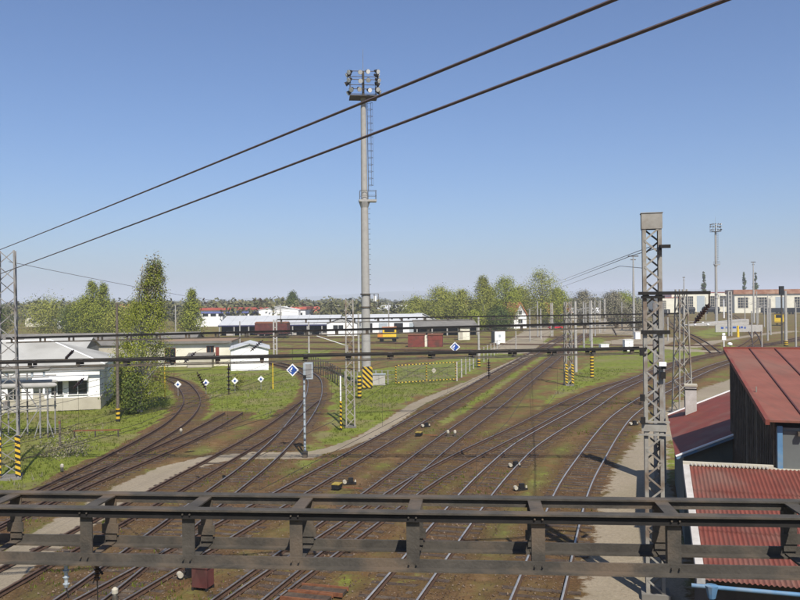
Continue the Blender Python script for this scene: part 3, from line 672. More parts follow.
# ------------------------------------------------------------------ cables, contact wires, insulators
def cable(pts, r, label, name='cable', grp=None, mat=None, n=6):
    p0 = Vector(pts[0]); o = MB().tube([Vector(p)-p0 for p in pts], r, n).build(name, mat or M['cable'], smooth=True); o.location = p0
    return tag(o, label, name.replace('_', ' ') if name != 'contact_wire' else 'wire', grp)
def sag(a, b, s, n=24):
    a, b = Vector(a), Vector(b); return [a.lerp(b, i/n) - Vector((0,0,4*s*(i/n)*(1-i/n))) for i in range(n+1)]
A1, B1 = atY(-6,252,43.5), atY(607,0,7.6); A2, B2 = atY(-6,276,43.5), atY(718,0,7.0)
def ext(a, b, k): return b + (b-a)*k
cable(sag(A1, ext(A1,B1,.25), .04), .019, 'upper thick cable slanting across the sky', grp='thick cables across the sky')
cable(sag(A2, ext(A2,B2,.25), .04), .019, 'lower thick cable slanting across the sky', grp='thick cables across the sky')
Q = Vector((8.1,24.6,10.85))
cable([Q, atY(632,255.5,32), atY(565,281.5,95), atY(520,295,150)], .013, 'front twin cable from the big mast to the far trees', grp='cables at the big lattice mast')
cable([Q+Vector((-.2,.4,.05)), atY(632,253.5,32.5), atY(565,279,96), atY(520,293,150)], .012, 'rear twin cable from the big mast to the far trees', grp='cables at the big lattice mast')
cable([Vector((7.7,25.0,10.2)), atY(620,266,36), atY(556,289,100), atY(520,299,150)], .011, 'single thin cable under the twin cables at the big mast', grp='cables at the big lattice mast')
cable(sag((-21,43,11.6), (-14,140,7.0), .5), .014, 'faint thin cable running off from the left mast top', grp=None)
WLAB = {'C':'contact wire above the rusty track beside the path','D':'contact wire above the track swinging left','E':'contact wire above the track nearest the striped gate','F':'contact wire above the middle track','K':'contact wire above the branch curving right','G':'contact wire above the grey-railed track','H':'contact wire above the rightmost track'}
for k in WLAB:
    L = TR[k][0]; L = L[(L[:,1] > 15) & (L[:,1] < 120)][::4]
    t = thing('contact_wire', WLAB[k], 'wire', (0,0,0), 0, 'contact wires over the tracks')
    MB().tube([(x, y, 5.55) for x, y in L], .007, 4).build('running_wire', M['wire'], t)
    MB().tube([(x, y, 6.55+.35*math.cos((y-7)*.31)) for x, y in L], .006, 4).build('carrier_wire', M['wire'], t)
    o = MB(); [o.tube([(x, y, 5.55), (x, y, 6.55+.35*math.cos((y-7)*.31))], .004, 3) for x, y in L[::2]]; o.build('droppers', M['wire'], t, kind='stuff')
def insul(p, ax, ln, label, r=.10, name='insulator_string', grp='brown insulator strings on the wires', sheds=6):
    q = thing(name, label, 'insulator', p, 0, grp); ax = Vector(ax).normalized()
    MB().tube([(0,0,0), ax*ln], .028, 6).build('rod', M['insul'], q)
    for k in range(sheds):
        a = ax*(ln*(.18+.64*k/(sheds-1))); MB().tube([a-ax*.02, a+ax*.03], [r, r*.6], 10).build('shed', M['insul'], q)
for (x, y, Y, ax, ln, lab) in (
  (74,350,33,(-.7,0,-.7),.55,'slanting insulator on a wire in front of the grey hipped roof'),
  (84,378,33,(-.72,0,-.7),.62,'slanting insulator on a wire in front of the white wall window'),
  (263,340,45,(-.75,0,-.65),.95,'slanting insulator on a wire below the dark red wagon'),
  (196,352,45,(-.75,0,-.65),.95,'slanting insulator on a wire in front of the cream house'),
  (197,372,38,(.45,0,-.9),.95,'slanting insulator on a wire above the second diamond sign'),
  (228.5,363,38,(0,0,-1),1.5,'upright insulator string hanging above the third diamond sign'),
  (488.7,359,44,(0,0,-1),1.1,'upright insulator string hanging beside the gravel path'),
  (612,327,70,(.45,0,-.9),.9,'slanting insulator left of the big lattice mast')):
    insul(atY(x, y, Y), ax, ln, lab, r=.11 if Y > 36 else .075)
# holders under the near beam
for x, yy, lab, l in ((66,560,'clamped insulator hanging under the near beam, leftmost',.24),(97,561,'clamped insulator with a dropper wire under the near beam',.16)):
    p = atY(x, yy, 7.12); q = thing('hanging_insulator', lab, 'insulator', p, 0, 'insulators under the near beam')
    MB().box((0,0,.02), (.05,.06,.10)).build('clamp', M['steel_black'], q)
    o = MB(); [o.tube([(0,0,-.03-k*l/4), (0,0,-.05-k*l/4)], [.030,.02], 10) for k in range(4)]; o.tube([(0,0,0),(0,0,-l)], .016, 8).build('insulator_body', M['signal_grey'] if l > .2 else M['insul'], q)
    MB().tube([(0,0,-l),(.02,0,-l-(.1 if l > .2 else 1.2))], .006, 5).build('dropper', M['steel_black'], q)
    if l < .2: MB().bar((.0,0,-.05), (.05,0,-.12), .015).bar((0,0,-.1), (-.04,0,-.2), .010).build('hook', M['steel_black'], q)

# ------------------------------------------------------------------ signals, diamond boards, striped posts
def diamond(mb_parent, c, s, mats, th=.03, arrow=False):
    def dia(k, y, m, nm):
        MB().add([(0,y,-k),(k,y,0),(0,y,k),(-k,y,0),(0,y+th,-k),(k,y+th,0),(0,y+th,k),(-k,y+th,0)], [(0,1,2,3),(7,6,5,4),(0,4,5,1),(1,5,6,2),(2,6,7,3),(3,7,4,0)]).build(nm, m, mb_parent).location = c
    dia(s, 0, mats[0], 'board'); dia(s*.74, -.012, mats[1], 'panel')
    if arrow: o = MB().add([(-.7*s*.62,-.018,.0),(-.1*s,-.018,-.02*s),(.02*s,-.018,.5*s*.75),(-.05*s,-.018,.6*s*.75)], [(0,1,2,3)]).add([(-.55*s,-.019,0),(-.2*s,-.019,-.36*s),(-.1*s,-.019,-.28*s),(-.42*s,-.019,.06*s)], [(0,1,2,3)]).build('emblem', mats[0], mb_parent); o.location = c
for i, (x, y, o_) in enumerate(((178,396,'leftmost, beside the curving rusty track'),(206,394,'second, beside the yellow post'),(235,392,'third, before the white hut'),(261,390,'rightmost, nearest the slim yellow post'))):
    p = at(x, y); t = thing('diamond_sign', 'small white diamond sign with dark centre on the lawn, ' + o_, 'sign', p, 0, 'small diamond signs on the lawn')
    MB().tube([(0,.05,0),(0,.05,1.3)], .03, 6).build('post', M['steel_gal'], t)
    c = Vector((0,0,1.15)); diamond(t, c, .36, (M['white'], M['white']))
    q = MB().add([(0,-.03,-.14),(.14,-.03,0),(0,-.03,.14),(-.14,-.03,0)], [(0,1,2,3)]).build('emblem', M['blue'], t); q.location = c
t = thing('hanging_sign', 'big blue diamond board with white rim hanging left of the light signal', 'sign', atY(292.5,370,48.5)); diamond(t, (0,0,0), .39, (M['white'], M['blue']), arrow=True)
MB().tube([(0,.02,.39),(0,.02,1.3)], .012, 5).build('hanger', M['steel_black'], t)
t = thing('hanging_sign', 'pale blue diamond board hanging over the middle track', 'sign', atY(455,347,61)); diamond(t, (0,0,0), .40, (M['white'], M['blue']), arrow=True)
MB().tube([(0,.02,.39),(0,.02,1.3)], .012, 5).build('hanger', M['steel_black'], t)
p = at(305,457); t = thing('light_signal', 'grey light signal on a slim mast beside the gravel crossing, seen from behind', 'signal', p)
MB().tube([(0,0,0),(0,0,5.6)], [.075,.06], 10).build('mast', M['signal_grey'], t, smooth=True)
hd = MB().box((.28,0,5.15), (.50,.22,1.0)).build('signal_head', M['signal_grey'], t)
for z in (4.85,5.2,5.5): MB().tube([(.28,.1,z),(.28,.34,z)], .11, 10).build('hood', M['steel_dark'], hd)
MB().box((.28,-.12,5.15), (.36,.03,.8)).build('back_door', M['steel_gal'], hd)
MB().box((.05,-.12,4.8), (.18,.08,.2)).build('bracket', M['steel_black'], t)
o = MB(); [o.box((0,-.08,z), (.10,.02,.05)) for z in np.arange(.6,4.4,.42)]; o.build('climbing_steps', M['steel_dark'], t, kind='stuff')
MB().box((0,0,.18), (.30,.3,.36)).build('base_box', M['steel_dark'], t)
MB().tube([(.0,-.1,.1),(-.32,-.1,.72)], .05, 6).tube([(-.32,-.1,.72),(-.5,-.1,.66)], .05, 6).build('cable_elbow', M['steel_black'], t)
p = at(341,430); t = thing('sign_pole', 'white pole with black and yellow banded foot left of the middle lattice mast', 'pole', p)
MB().tube([(0,0,2.1),(0,0,3.9)], .055, 8).build('upper_shaft', M['white'], t); MB().tube([(0,0,0),(0,0,2.1)], .085, 10).build('warning_band', M['stripe_s'], t)
MB().box((.0,0,3.95), (.3,.05,.12)).build('cap_plate', M['steel_dark'], t)
p = at(359.5,398); t = thing('warning_post', 'short yellow and black banded post in front of the tall floodlight mast', 'post', p); MB().tube([(0,0,0),(0,0,2.05)], .19, 12).build('post', M['stripe'], t); MB().tube([(0,0,2.05),(0,0,2.12)], [.19,.1], 12).build('cap', M['yellow'], t)
p = at(368,388); t = thing('warning_board', 'board with diagonal yellow and black stripes at the foot of the floodlight mast', 'board', p+Vector((0,-1.0,0)))
MB().box((0,0,1.25), (1.05,.06,2.2)).build('panel', M['stripe_d'], t); MB().box((-.4,.08,.7), (.08,.08,1.4)).box((.4,.08,.7), (.08,.08,1.4)).build('legs', M['steel_dark'], t, kind='stuff')
p = at(379,385); t = thing('cabinet', 'pale grey electrical cabinet right of the striped board', 'cabinet', p); MB().box((0,0,.62), (1.35,.6,1.1)).build('housing', M['conc_pale'], t)
MB().box((0,0,1.2), (1.5,.75,.07)).build('lid', M['signal_grey'], t); MB().box((0,-.31,.62), (.02,.02,1.0)).build('door_gap', M['dark'], t); MB().box((0,0,.05), (1.4,.65,.1)).build('plinth', M['concrete'], t)
# striped gate and its fence
p0, p1 = at(396,385), at(456,381); d, ln = uvec(p0, p1); t = thing('gate', 'wide wire gate framed in yellow and black bands', 'gate', p0, math.atan2(d.y, d.x))
for z in (.25, 2.15): MB().box((ln/2,0,z), (ln,.07,.09)).build('rail', M['stripe_h'], t)
for x in (0, ln/2, ln): MB().box((x,0,1.2), (.10,.08,1.98)).build('upright', M['stripe_s'], t)
for x0 in (0, ln/2):
    for a_, b_ in ((.3,2.1),(2.1,.3)): MB().bar((x0+.1,.02,a_), (x0+ln/2-.1,.02,b_), .04).build('brace', M['steel_dark'], t)
MB().add([(ln*.62,-.06,1.0),(ln*.66,-.06,1.35),(ln*.62,-.06,1.7),(ln*.58,-.06,1.35)], [(0,1,2,3)]).build('plate', M['beige'], t)
o = MB(); [o.bar((x,.0,.25),(x,.0,2.15),.008) for x in np.arange(.2,ln,.2)]; [o.bar((0,0,z),(ln,0,z),.008) for z in np.arange(.45,2.1,.2)]; o.build('mesh', M['steel_gal'], t, kind='stuff')
def fence(P, h, label, n, mat):
    p0 = at(*P[0]); t = thing('fence', label, 'fence', p0)
    for (a, b) in zip(P[:-1], P[1:]):
        A, B = at(*a)-p0, at(*b)-p0
        for k in range(n): q = A.lerp(B, k/n); MB().box((q.x,q.y,h/2), (.12,.12,h)).build('post', mat, t)
        for z in (h*.35,h*.65,h*.95): MB().bar(A+Vector((0,0,z)), B+Vector((0,0,z)), .03).build('wire', M['steel_gal'], t)
fence([(457,381),(480,364),(500,352)], 2.2, 'post and wire fence running back from the striped gate', 6, M['conc_pale'])
fence([(309,369),(326,377),(343,388)], 2.0, 'dark palisade fence left of the middle lattice mast', 7, M['slat'])
fence([(345,386),(370,385),(394,384)], 1.6, 'low wire fence between the floodlight mast and the striped gate', 4, M['steel_gal'])
p = at(60,447); t = thing('wooden_post', 'lone brown wooden post standing in the left lawn', 'post', p); MB().tube([(0,0,-.1),(0,0,1.75)], [.09,.075], 8).build('shaft', M['bark'], t); MB().box((0,-.06,1.6), (.12,.03,.18)).build('plate', M['rust'], t)
p = at(95,437); t = thing('barrier_rail', 'low dark rail on stub legs beside the left lawn track', 'rail barrier', p)
MB().bar((-1.5,0,.45), (1.7,0.2,.45), .09).build('rail', M['rust'], t)
for x in (-1.45,0,1.6): MB().box((x,.05,.2), (.08,.08,.45)).build('leg', M['steel_dark'], t)
# ------------------------------------------------------------------ buildings
DIRA = math.atan2(-.293, .956)
def windows(t, rects, face_y, nm='window', fr=M['white'], mull=True, z0=0):
    """windows in the wall that faces local -y: (x0, x1, z0, z1)"""
    for (x0, x1, a, b) in rects:
        w = MB().box(((x0+x1)/2, face_y-.015, (a+b)/2), (x1-x0, .03, b-a)).build(nm, M['glass'], t)
        o = MB(); e = .07 if x1-x0 < 2.5 else .12
        o.box(((x0+x1)/2, face_y-.05, b), (x1-x0+e, .06, e)).box(((x0+x1)/2, face_y-.06, a), (x1-x0+e, .10, e)).box((x0, face_y-.05, (a+b)/2), (e, .06, b-a-e)).box((x1, face_y-.05, (a+b)/2), (e, .06, b-a-e))
        if mull: o.box(((x0+x1)/2, face_y-.045, (a+b)/2), (e*.8, .05, b-a-e))
        o.build('frame', fr, w)
def gable(t, x0, x1, y0, y1, he, hr, roof, wall, axis='x', over=.3, th=.12, hipped=False):
    """walls and a pitched roof; the ridge runs along the axis"""
    o = MB(); xm, ym = (x0+x1)/2, (y0+y1)/2
    o.prism([(x0,y0),(x1,y0),(x1,y1),(x0,y1)], 0, he)
    if not hipped:
        if axis == 'x':
            for x in (x0, x1): o.add([(x,y0,he),(x,y1,he),(x,ym,hr-.02)], [(0,1,2),(2,1,0)])
        else:
            for y in (y0, y1): o.add([(x0,y,he),(x1,y,he),(xm,y,hr-.02)], [(0,1,2),(2,1,0)])
    o.build('wall', wall, t)
    v = over; s = (hr-he)/((y1-y0)/2 if axis == 'x' else (x1-x0)/2); lo = he - v*s
    ro = MB()
    if hipped:
        k = (y1-y0)/2*.9
        A, B, Cc, D = (x0-v,y0-v,lo), (x1+v,y0-v,lo), (x1+v,y1+v,lo), (x0-v,y1+v,lo); E, Fp = (x0+k,ym,hr), (x1-k,ym,hr)
        ro.slab([A,B,Fp,E], th).slab([Cc,D,E,Fp], th).add([B,Cc,Fp,D,A,E], [(0,1,2),(3,4,5)])
    elif axis == 'x':
        ro.slab([(x0-v,y0-v,lo),(x1+v,y0-v,lo),(x1+v,ym,hr),(x0-v,ym,hr)], th).slab([(x1+v,y1+v,lo),(x0-v,y1+v,lo),(x0-v,ym,hr+.003),(x1+v,ym,hr+.003)], th)
    else:
        ro.slab([(x1+v,y0-v,lo),(x1+v,y1+v,lo),(xm,y1+v,hr),(xm,y0-v,hr)], th).slab([(x0-v,y1+v,lo),(x0-v,y0-v,lo),(xm,y0-v,hr+.003),(xm,y1+v,hr+.003)], th)
    return ro.build('roof', roof, t)
# --- the red-roofed signal building at the lower right: front annex, upper storey, rear wing
t = thing('signal_building', 'dark timber building with three red sheet roofs at the lower right', 'building', (5.4, 15.0, 0), DIRA)
WD = 12.5
# front annex under corrugated sheet
MB().prism([(.35,.75),(WD,.75),(WD,5.7),(.35,5.7)], 0, 3.86).build('annex_wall', noise_mat('dark_brown_render', (.05,.042,.036), (.08,.068,.058), 2, .9), t)
def rz_(y): return 4.02 + (5.02-4.02)*y/5.5
def corr(x0, x1, y0, y1, lift):
    per = .092; n = int(round((x1-x0)/per*6)); V = []; Fs = []
    for i in range(n+1):
        x = x0 + (x1-x0)*i/n; w = .015*math.cos(2*math.pi*x/per)
        V += [(x, y0, rz_(y0)+w+lift), (x, y1, rz_(y1)+w+lift)]
    for i in range(n): Fs.append((2*i, 2*i+2, 2*i+3, 2*i+1))
    return MB().add(V, Fs)
sheet_rows = [(-.02, 2.05, .0), (2.0, 4.05, .012), (4.0, 5.5, .024)]
for r, (y0, y1, lift) in enumerate(sheet_rows):
    src = None
    for k in range(13):
        if src is None: src = corr(.24, .24+.92, y0, y1, lift).build('roof_sheet', M['tile_red'], t, smooth=True)
        else: share('roof_sheet', src, t, (.92*k, 0, 0))
o = MB(); o.slab([(.10,-.02,rz_(-.02)+.03),(.25,-.02,rz_(-.02)+.03),(.25,5.5,rz_(5.5)+.05),(.10,5.5,rz_(5.5)+.05)], .2); o.build('verge_flashing', M['brick'], t)
o = MB(); o.box((2.1-.95,5.56,5.06), (2.1,.12,.14)); o.build('ridge_flashing', M['beige'], t)
o = MB(); [o.box((.30+.092*k,5.47,5.085), (.05,.10,.03)) for k in range(20)]; o.build('ridge_caps', M['conc_pale'], t, kind='stuff')
o = MB(); o.tube([(.0,-.09,3.92),(WD,-.09,3.92)], .04, 10); g = o.build('gutter', M['bluepipe'], t, smooth=True)
o = MB(); o.tube([(.35,-.09,3.9),(.35,-.05,3.55),(.42,.1,3.40),(.9,.55,3.34),(1.05,.66,3.2),(1.05,.68,0)], .045, 10); o.build('downpipe', M['bluepipe'], g, smooth=True)
MB().tube([(.35,-.09,3.95),(.35,-.09,3.72)], [.12,.07], 10).build('hopper', M['bluepipe'], g)
# upper storey
ux0, uy0, uy1 = 2.25, 6.0, 16.6
def uz(y): return 6.22 + 1.08*(y-5.7)/11.0
MB().prism([(ux0+.08,uy0),(WD,uy0),(WD,uy1),(ux0+.08,uy1)], 0, 6.0).build('upper_wall', noise_mat('grey_cladding', (.16,.155,.14), (.22,.21,.19), 1.5, .8), t)
MB().add([(ux0+.08,uy0,6.0),(ux0+.08,uy1,6.0),(ux0+.08,uy1,uz(uy1)-.06),(ux0+.08,uy0,uz(uy0)-.06)], [(0,1,2,3),(3,2,1,0)]).build('gable_infill', M['slat'], t)
y = uy0+.02; k = 0
while y < uy1-.05:
    zt = uz(y)-.09; MB().box((ux0+.045-.012*(k % 2), y+.085, (3.0+zt)/2), (.05+.012*(k % 2), .150, zt-3.0)).build('board', M['slat'], t); y += .165; k += 1
for yy in (9.0, 11.4): MB().box((ux0-.0, yy, 5.2), (.03,.05,3.0)).build('batten', noise_mat('bleached_batten', (.16,.14,.11), (.25,.22,.18), 3, .9), t)
seam = .88; x = ux0-.16; k = 0
while x < WD:
    MB().slab([(x,5.7,uz(5.7)),(x+seam-.004,5.7,uz(5.7)),(x+seam-.004,16.75,uz(16.75)),(x,16.75,uz(16.75))], .05).build('roof_sheet', M['red_roof_b'], t)
    if k: MB().slab([(x-.022,5.7,uz(5.7)+.035),(x+.018,5.7,uz(5.7)+.035),(x+.018,16.75,uz(16.75)+.035),(x-.022,16.75,uz(16.75)+.035)], .033).build('standing_seam', noise_mat('dark_seam', (.06,.02,.018), (.09,.03,.026), 3, .6) if k == 1 else bpy.data.materials['dark_seam'], t)
    x += seam; k += 1
MB().box(((ux0-.2+WD)/2, 16.8, uz(16.75)+.03), (WD-ux0+.2, .14, .08)).build('ridge_cap', M['red_roof'], t)
MB().slab([(ux0-.20,5.68,uz(5.7)+.012),(ux0-.10,5.68,uz(5.7)+.012),(ux0-.10,16.78,uz(16.75)+.012),(ux0-.20,16.78,uz(16.75)+.012)], .13).build('verge_board', M['red_roof'], t)
MB().box((3.3+1.6, uy0-.03, 5.45), (5.0,.05,.95)).build('window', noise_mat('dull_glazing', (.11,.115,.11), (.15,.155,.145), .8, .25), t)
MB().box((5.0, uy0-.16, 4.93), (5.6,.34,.12)).build('window_sill', M['beige'], t)
MB().box((ux0+.16, uy0-.05, 5.5), (.12,.08,1.1)).build('corner_pipe', M['bluepipe'], t)
MB().box((ux0+.62, uy0-.14, 5.88), (.14,.16,.10)).build('lamp', M['steel_dark'], t)
# rear wing with chimney
lx0, lx1, ly0, ly1 = .30, 5.6, 15.55, 26.5
def lz(x): return 3.35 + .44*(x-.3)
MB().add([(lx0+.25,ly0+.3,0),(lx1,ly0+.3,0),(lx1,ly0+.3,lz(lx1)-.1),(lx0+.25,ly0+.3,lz(lx0)-.02),(lx0+.25,ly1-.3,0),(lx1,ly1-.3,0),(lx1,ly1-.3,lz(lx1)-.1),(lx0+.25,ly1-.3,lz(lx0)-.02)], [(0,1,2,3),(7,6,5,4),(0,3,7,4),(1,5,6,2),(3,2,6,7)]).build('wing_wall', noise_mat('grey_green_render', (.085,.10,.09), (.12,.135,.125), 1.2, .9), t)
n = 12
for k in range(n):
    a, b = ly0+(ly1-ly0)*k/n, ly0+(ly1-ly0)*(k+1)/n-.004
    MB().slab([(lx0-.05,a,lz(lx0)),(lx1,a,lz(lx1)),(lx1,b,lz(lx1)),(lx0-.05,b,lz(lx0))], .05).build('roof_sheet', M['red_roof'], t)
MB().slab([(lx0-.05,ly0-.08,lz(lx0)+.03),(lx1,ly0-.08,lz(lx1)+.03),(lx1,ly0+.03,lz(lx1)+.03),(lx0-.05,ly0+.03,lz(lx0)+.03)], .13).build('fascia', M['bluepipe'], t)
MB().slab([(lx0-.05,ly0-.10,lz(lx0)+.05),(lx1,ly0-.10,lz(lx1)+.05),(lx1,ly0+.04,lz(lx1)+.05),(lx0-.05,ly0+.04,lz(lx0)+.05)], .045).build('verge_strip', M['white'], t)
MB().slab([(lx0-.05,ly1-.04,lz(lx0)+.05),(lx1,ly1-.04,lz(lx1)+.05),(lx1,ly1+.10,lz(lx1)+.05),(lx0-.05,ly1+.10,lz(lx0)+.05)], .10).build('verge_strip', M['white'], t)
ch = MB().box((1.25,24.5,lz(1.25)+.55), (.50,.55,1.5)).build('chimney', M['brick'], t)
MB().box((1.25,24.5,lz(1.25)+1.33), (.58,.63,.08)).build('cap', M['beige'], ch); MB().box((1.25,24.5,lz(1.25)+1.16), (.53,.58,.06)).build('band', M['dark'], ch)
MB().slab([(.9,24.05,lz(.9)+.03),(1.6,24.05,lz(1.6)+.03),(1.6,24.9,lz(1.6)+.03),(.9,24.9,lz(.9)+.03)], .03).build('flashing', M['rust_red'], ch)

# --- white building with hipped roof on the left
p = at(100, 409); t = thing('station_shed', 'white building with a pale grey hipped roof at the left edge', 'building', (p.x, p.y, 0), math.atan2(4.4, 18))
r = gable(t, -26, 0, 0, 11, 4.15, 5.9, M['grey_roof'], M['white_wall'], hipped=True, over=.5)
o = MB(); [o.tube([a_, b_], .07, 6) for a_, b_ in (((.5,-.5,4.0),(-4.95,5.5,5.93)),((-4.95,5.5,5.93),(-21,5.5,5.93)))]; o.build('hip_ridge', M['white'], r)
MB().box((-13,-.03,.55), (26.04,.06,1.1)).build('plinth', M['beige'], t)
MB().box((.035,5.5,.55), (.06,11,1.1)).build('side_plinth', M['beige'], t)
MB().box((-13,-.62,3.62), (27,.14,.14)).build('gutter', M['slate_roof'], t)
windows(t, [(-4.0,-3.0,1.35,2.7)], 0); windows(t, [(-2.6,-1.0,1.35,2.7)], 0)
windows(t, [(-7.6,-6.4,1.0,2.7)], 0, fr=M['beige'])
o = MB().slab([(-5.4,-1.0,2.72),(-.9,-1.0,2.72),(-.9,-.03,3.05),(-5.4,-.03,3.05)], .08).build('awning', M['white'], t)
MB().box((-5.0,-.05,2.0), (.9,.08,2.0)).build('door', M['beige'], t)
MB().box((-14,-.4,3.5), (.1,.1,.1)).build('lamp', M['steel_dark'], t)

# --- switchgear frame in front of it
p = at(30, 438); t = thing('switchgear_frame', 'steel switchgear frame with grey tubular ducts at the left edge', 'switchgear', (p.x, p.y, 0), R(6))
gs = M['steel_gal']
for x in (-3.4,-2.0,-.7,.7,1.2):
    for y in (0, 1.6): MB().bar((x,y,0), (x,y,4.4 if x < .5 else 3.4), .09).build('leg', gs, t)
for x in (-3.4,-.7): MB().bar((x,0,0), (x+1.3,0,2.0), .06).bar((x+1.3,0,2), (x,0,4), .06).build('brace', gs, t)
MB().bar((.3,-.02,0), (.7,-.02,1.3), .06).bar((1.6,-.02,0), (1.2,-.02,1.3), .06).build('brace', gs, t)
for z in (2.0,3.0,4.2):
    for y in (0,1.6): MB().bar((-4.4,y,z), (1.3,y,z), .07).build('beam', gs, t)
def duct(z, x1, y, r): MB().tube([(-5.5,y,z),(x1-.5,y,z+.05),(x1-.12,y,z+.06),(x1,y,z+.06)], [r,r,r*.8,r*.3], 14).build('duct', M['concrete'], t, smooth=True)
duct(4.75, 1.35, .2, .24); duct(3.55, 1.75, .3, .20); duct(3.75, 1.55, 1.1, .16)
for x in (-3.2,-2.4,-1.6,-.8,.1,.9):
    MB().tube([(x,.2,3.05),(x,.2,3.4)], [.10,.07], 10).build('insulator', M['white'], t); MB().tube([(x,.25,4.25),(x,.25,4.55)], .08, 10).build('insulator', M['signal_grey'], t)
MB().box((-2.6,-.2,1.5), (.5,.4,.8)).build('drive_box', M['rust'], t); MB().box((-1.5,-.1,2.35), (.3,.5,.5)).build('drive_box', gs, t)

# --- small houses and huts behind the lawn
def at_house(name, label, x, y, rz=0, cat='building', grp=None):
    p = at(x, y); return thing(name, label, cat, (p.x, p.y, 0), rz, grp)
t = at_house('flat_house', 'low cream house with a flat brown roof behind the birch', 158, 367, R(4)); w = 10.4
MB().prism([(0,0),(w,0),(w,9),(0,9)], 0, 3.5).build('wall', M['cream'], t); MB().box((w/2,4.4,3.6), (w+.5,9.8,.2)).build('roof', M['brown_roof'], t); MB().box((w/2,-.52,3.52), (w+.5,.06,.34)).build('fascia', M['slate_roof'], t)
windows(t, [(1.0,2.5,.6,2.7)], 0, mull=True, fr=M['rust']); windows(t, [(7.0,8.0,1.6,2.9)], 0, fr=M['rust']); MB().box((8.5,-.03,1.6), (.5,.06,2.3)).build('door', M['rust_red'], t)
MB().prism([(4.6,-2.0),(8.0,-2.0),(8.0,-.02),(4.6,-.02)], 0, 1.5).build('lean_to', M['beige'], t); MB().slab([(4.4,-2.2,1.55),(8.2,-2.2,1.55),(8.2,-.03,2.0),(4.4,-.03,2.0)], .1).build('lean_to_roof', M['slate_roof'], t)
t = at_house('gabled_hut', 'white hut with a pale sloping roof behind the diamond signs', 231, 371, R(10)); 
gable(t, 0, 5.0, 0, 8.5, 3.0, 3.7, M['light_roof'], M['white_wall'], axis='y', over=.25)
o = None
for k in range(12): MB().box((-.04, .35+k*.7, 1.5), (.07,.3,2.9)).build('slat', M['steel_gal'], t)
# big open goods shed and white range behind the yard
t = at_house('goods_shed', 'long goods shed with a pale roof and dark open front', 218, 336, R(-1)); L_ = 33.0
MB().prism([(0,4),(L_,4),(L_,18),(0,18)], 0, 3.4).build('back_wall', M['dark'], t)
n = 11
for k in range(n): MB().slab([(L_*k/n,0,2.95),(L_*(k+1)/n-.05,0,2.95),(L_*(k+1)/n-.05,11,5.3),(L_*k/n,11,5.3)], .25).build('roof_panel', M['light_roof'], t)
MB().slab([(L_,22,3.2),(0,22,3.2),(0,11.02,5.3),(L_,11.02,5.3)], .25).build('rear_roof', M['light_roof'], t)
for k in range(9): MB().box((.4+k*4.02,.2,1.4), (.3,.3,2.9)).build('post', M['concrete'], t)
MB().box((L_/2,-.02,2.72), (L_,.12,.26)).build('fascia', noise_mat('dark_blue_fascia', (.03,.03,.09), (.05,.05,.13), 1, .7), t)
for k in range(7): MB().box((3+k*4.3,2.2,.6), (2.2,1.2,1.2)).build('crate', M['slate_roof'] if k % 2 else M['brick'], t)
t = at_house('white_range', 'white workshop range with a low pitched roof right of the goods shed', 327, 336, R(-1))
gable(t, 0, 8, 0, 16, 3.5, 5.0, M['light_roof'], M['white_wall'], axis='y', over=.3); windows(t, [(1.6,4.4,1.6,2.9)], 0)
t = at_house('workshop', 'long white workshop with sectional doors behind the floodlight mast', 345, 333, R(-1))
gable(t, 0, 22, 0, 14, 3.4, 5.2, M['light_roof'], M['white_wall'], axis='x', over=.3)
for k in range(5): MB().box((2.2+k*4.4,-.03,1.4), (2.6,.06,2.7)).build('door', M['dark'] if k % 2 else M['signal_grey'], t)
for k in range(9): MB().box((1.5+k*2.4,1.5,4.0), (.5,.5,.35)).build('roof_vent', M['dark'], t)
t = at_house('white_gable', 'white gabled workshop end left of the grey sheds', 408, 331, R(12)); gable(t, 0, 9, 0, 15, 3.2, 5.3, M['light_roof'], M['white_wall'], axis='y'); MB().box((4.5,-.03,1.5), (3,.06,2.8)).build('door', M['glass'], t)
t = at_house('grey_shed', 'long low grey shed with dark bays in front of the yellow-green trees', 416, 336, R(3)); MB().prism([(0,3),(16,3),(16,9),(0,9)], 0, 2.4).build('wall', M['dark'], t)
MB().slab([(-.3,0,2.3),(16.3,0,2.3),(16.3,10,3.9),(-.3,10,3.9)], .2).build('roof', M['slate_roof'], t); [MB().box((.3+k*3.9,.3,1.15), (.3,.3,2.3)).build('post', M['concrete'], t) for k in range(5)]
t = at_house('cream_kiosk', 'small cream kiosk in front of the grey sheds', 458.5, 340, 0); MB().prism([(0,0),(2.6,0),(2.6,2.4),(0,2.4)], 0, 2.7).build('wall', M['cream'], t); MB().box((1.3,1.2,2.78), (3,2.8,.16)).build('roof', M['slate_roof'], t); MB().box((.6,-.03,1.2), (.8,.05,2)).build('door', M['beige'], t)
t = at_house('white_kiosk', 'small white box hut with dark side before the trees', 495, 343, R(14)); MB().prism([(0,0),(2.3,0),(2.3,2.2),(0,2.2)], 0, 2.5).build('wall', M['white_wall'], t); MB().box((1.15,1.1,2.57), (2.5,2.4,.12)).build('roof', M['slate_roof'], t); MB().box((-.04,1.1,1.2), (.06,2.0,2.3)).build('side_door', M['slate_roof'], t); MB().box((1.1,-.03,1.5), (.5,.05,.5)).build('hatch', M['signal_grey'], t)
t = at_house('red_shed', 'pair of rust-red container sheds behind the striped gate', 408, 347, R(-6))
for k, (x, w_) in enumerate(((0,3.3),(3.9,2.9))):
    MB().prism([(x,0),(x+w_,0),(x+w_,2.6),(x,2.6)], 0, 2.35).build('container', M['rust_red'], t); MB().slab([(x-.1,-.1,2.40),(x+w_+.1,-.1,2.40),(x+w_+.1,2.7,2.55),(x-.1,2.7,2.55)], .08).build('lid', M['rust'], t)
    for j in range(7): MB().box((x+.2+j*(w_-.4)/6,-.03,1.15), (.07,.06,2.1)).build('rib', M['rust_red'], t)
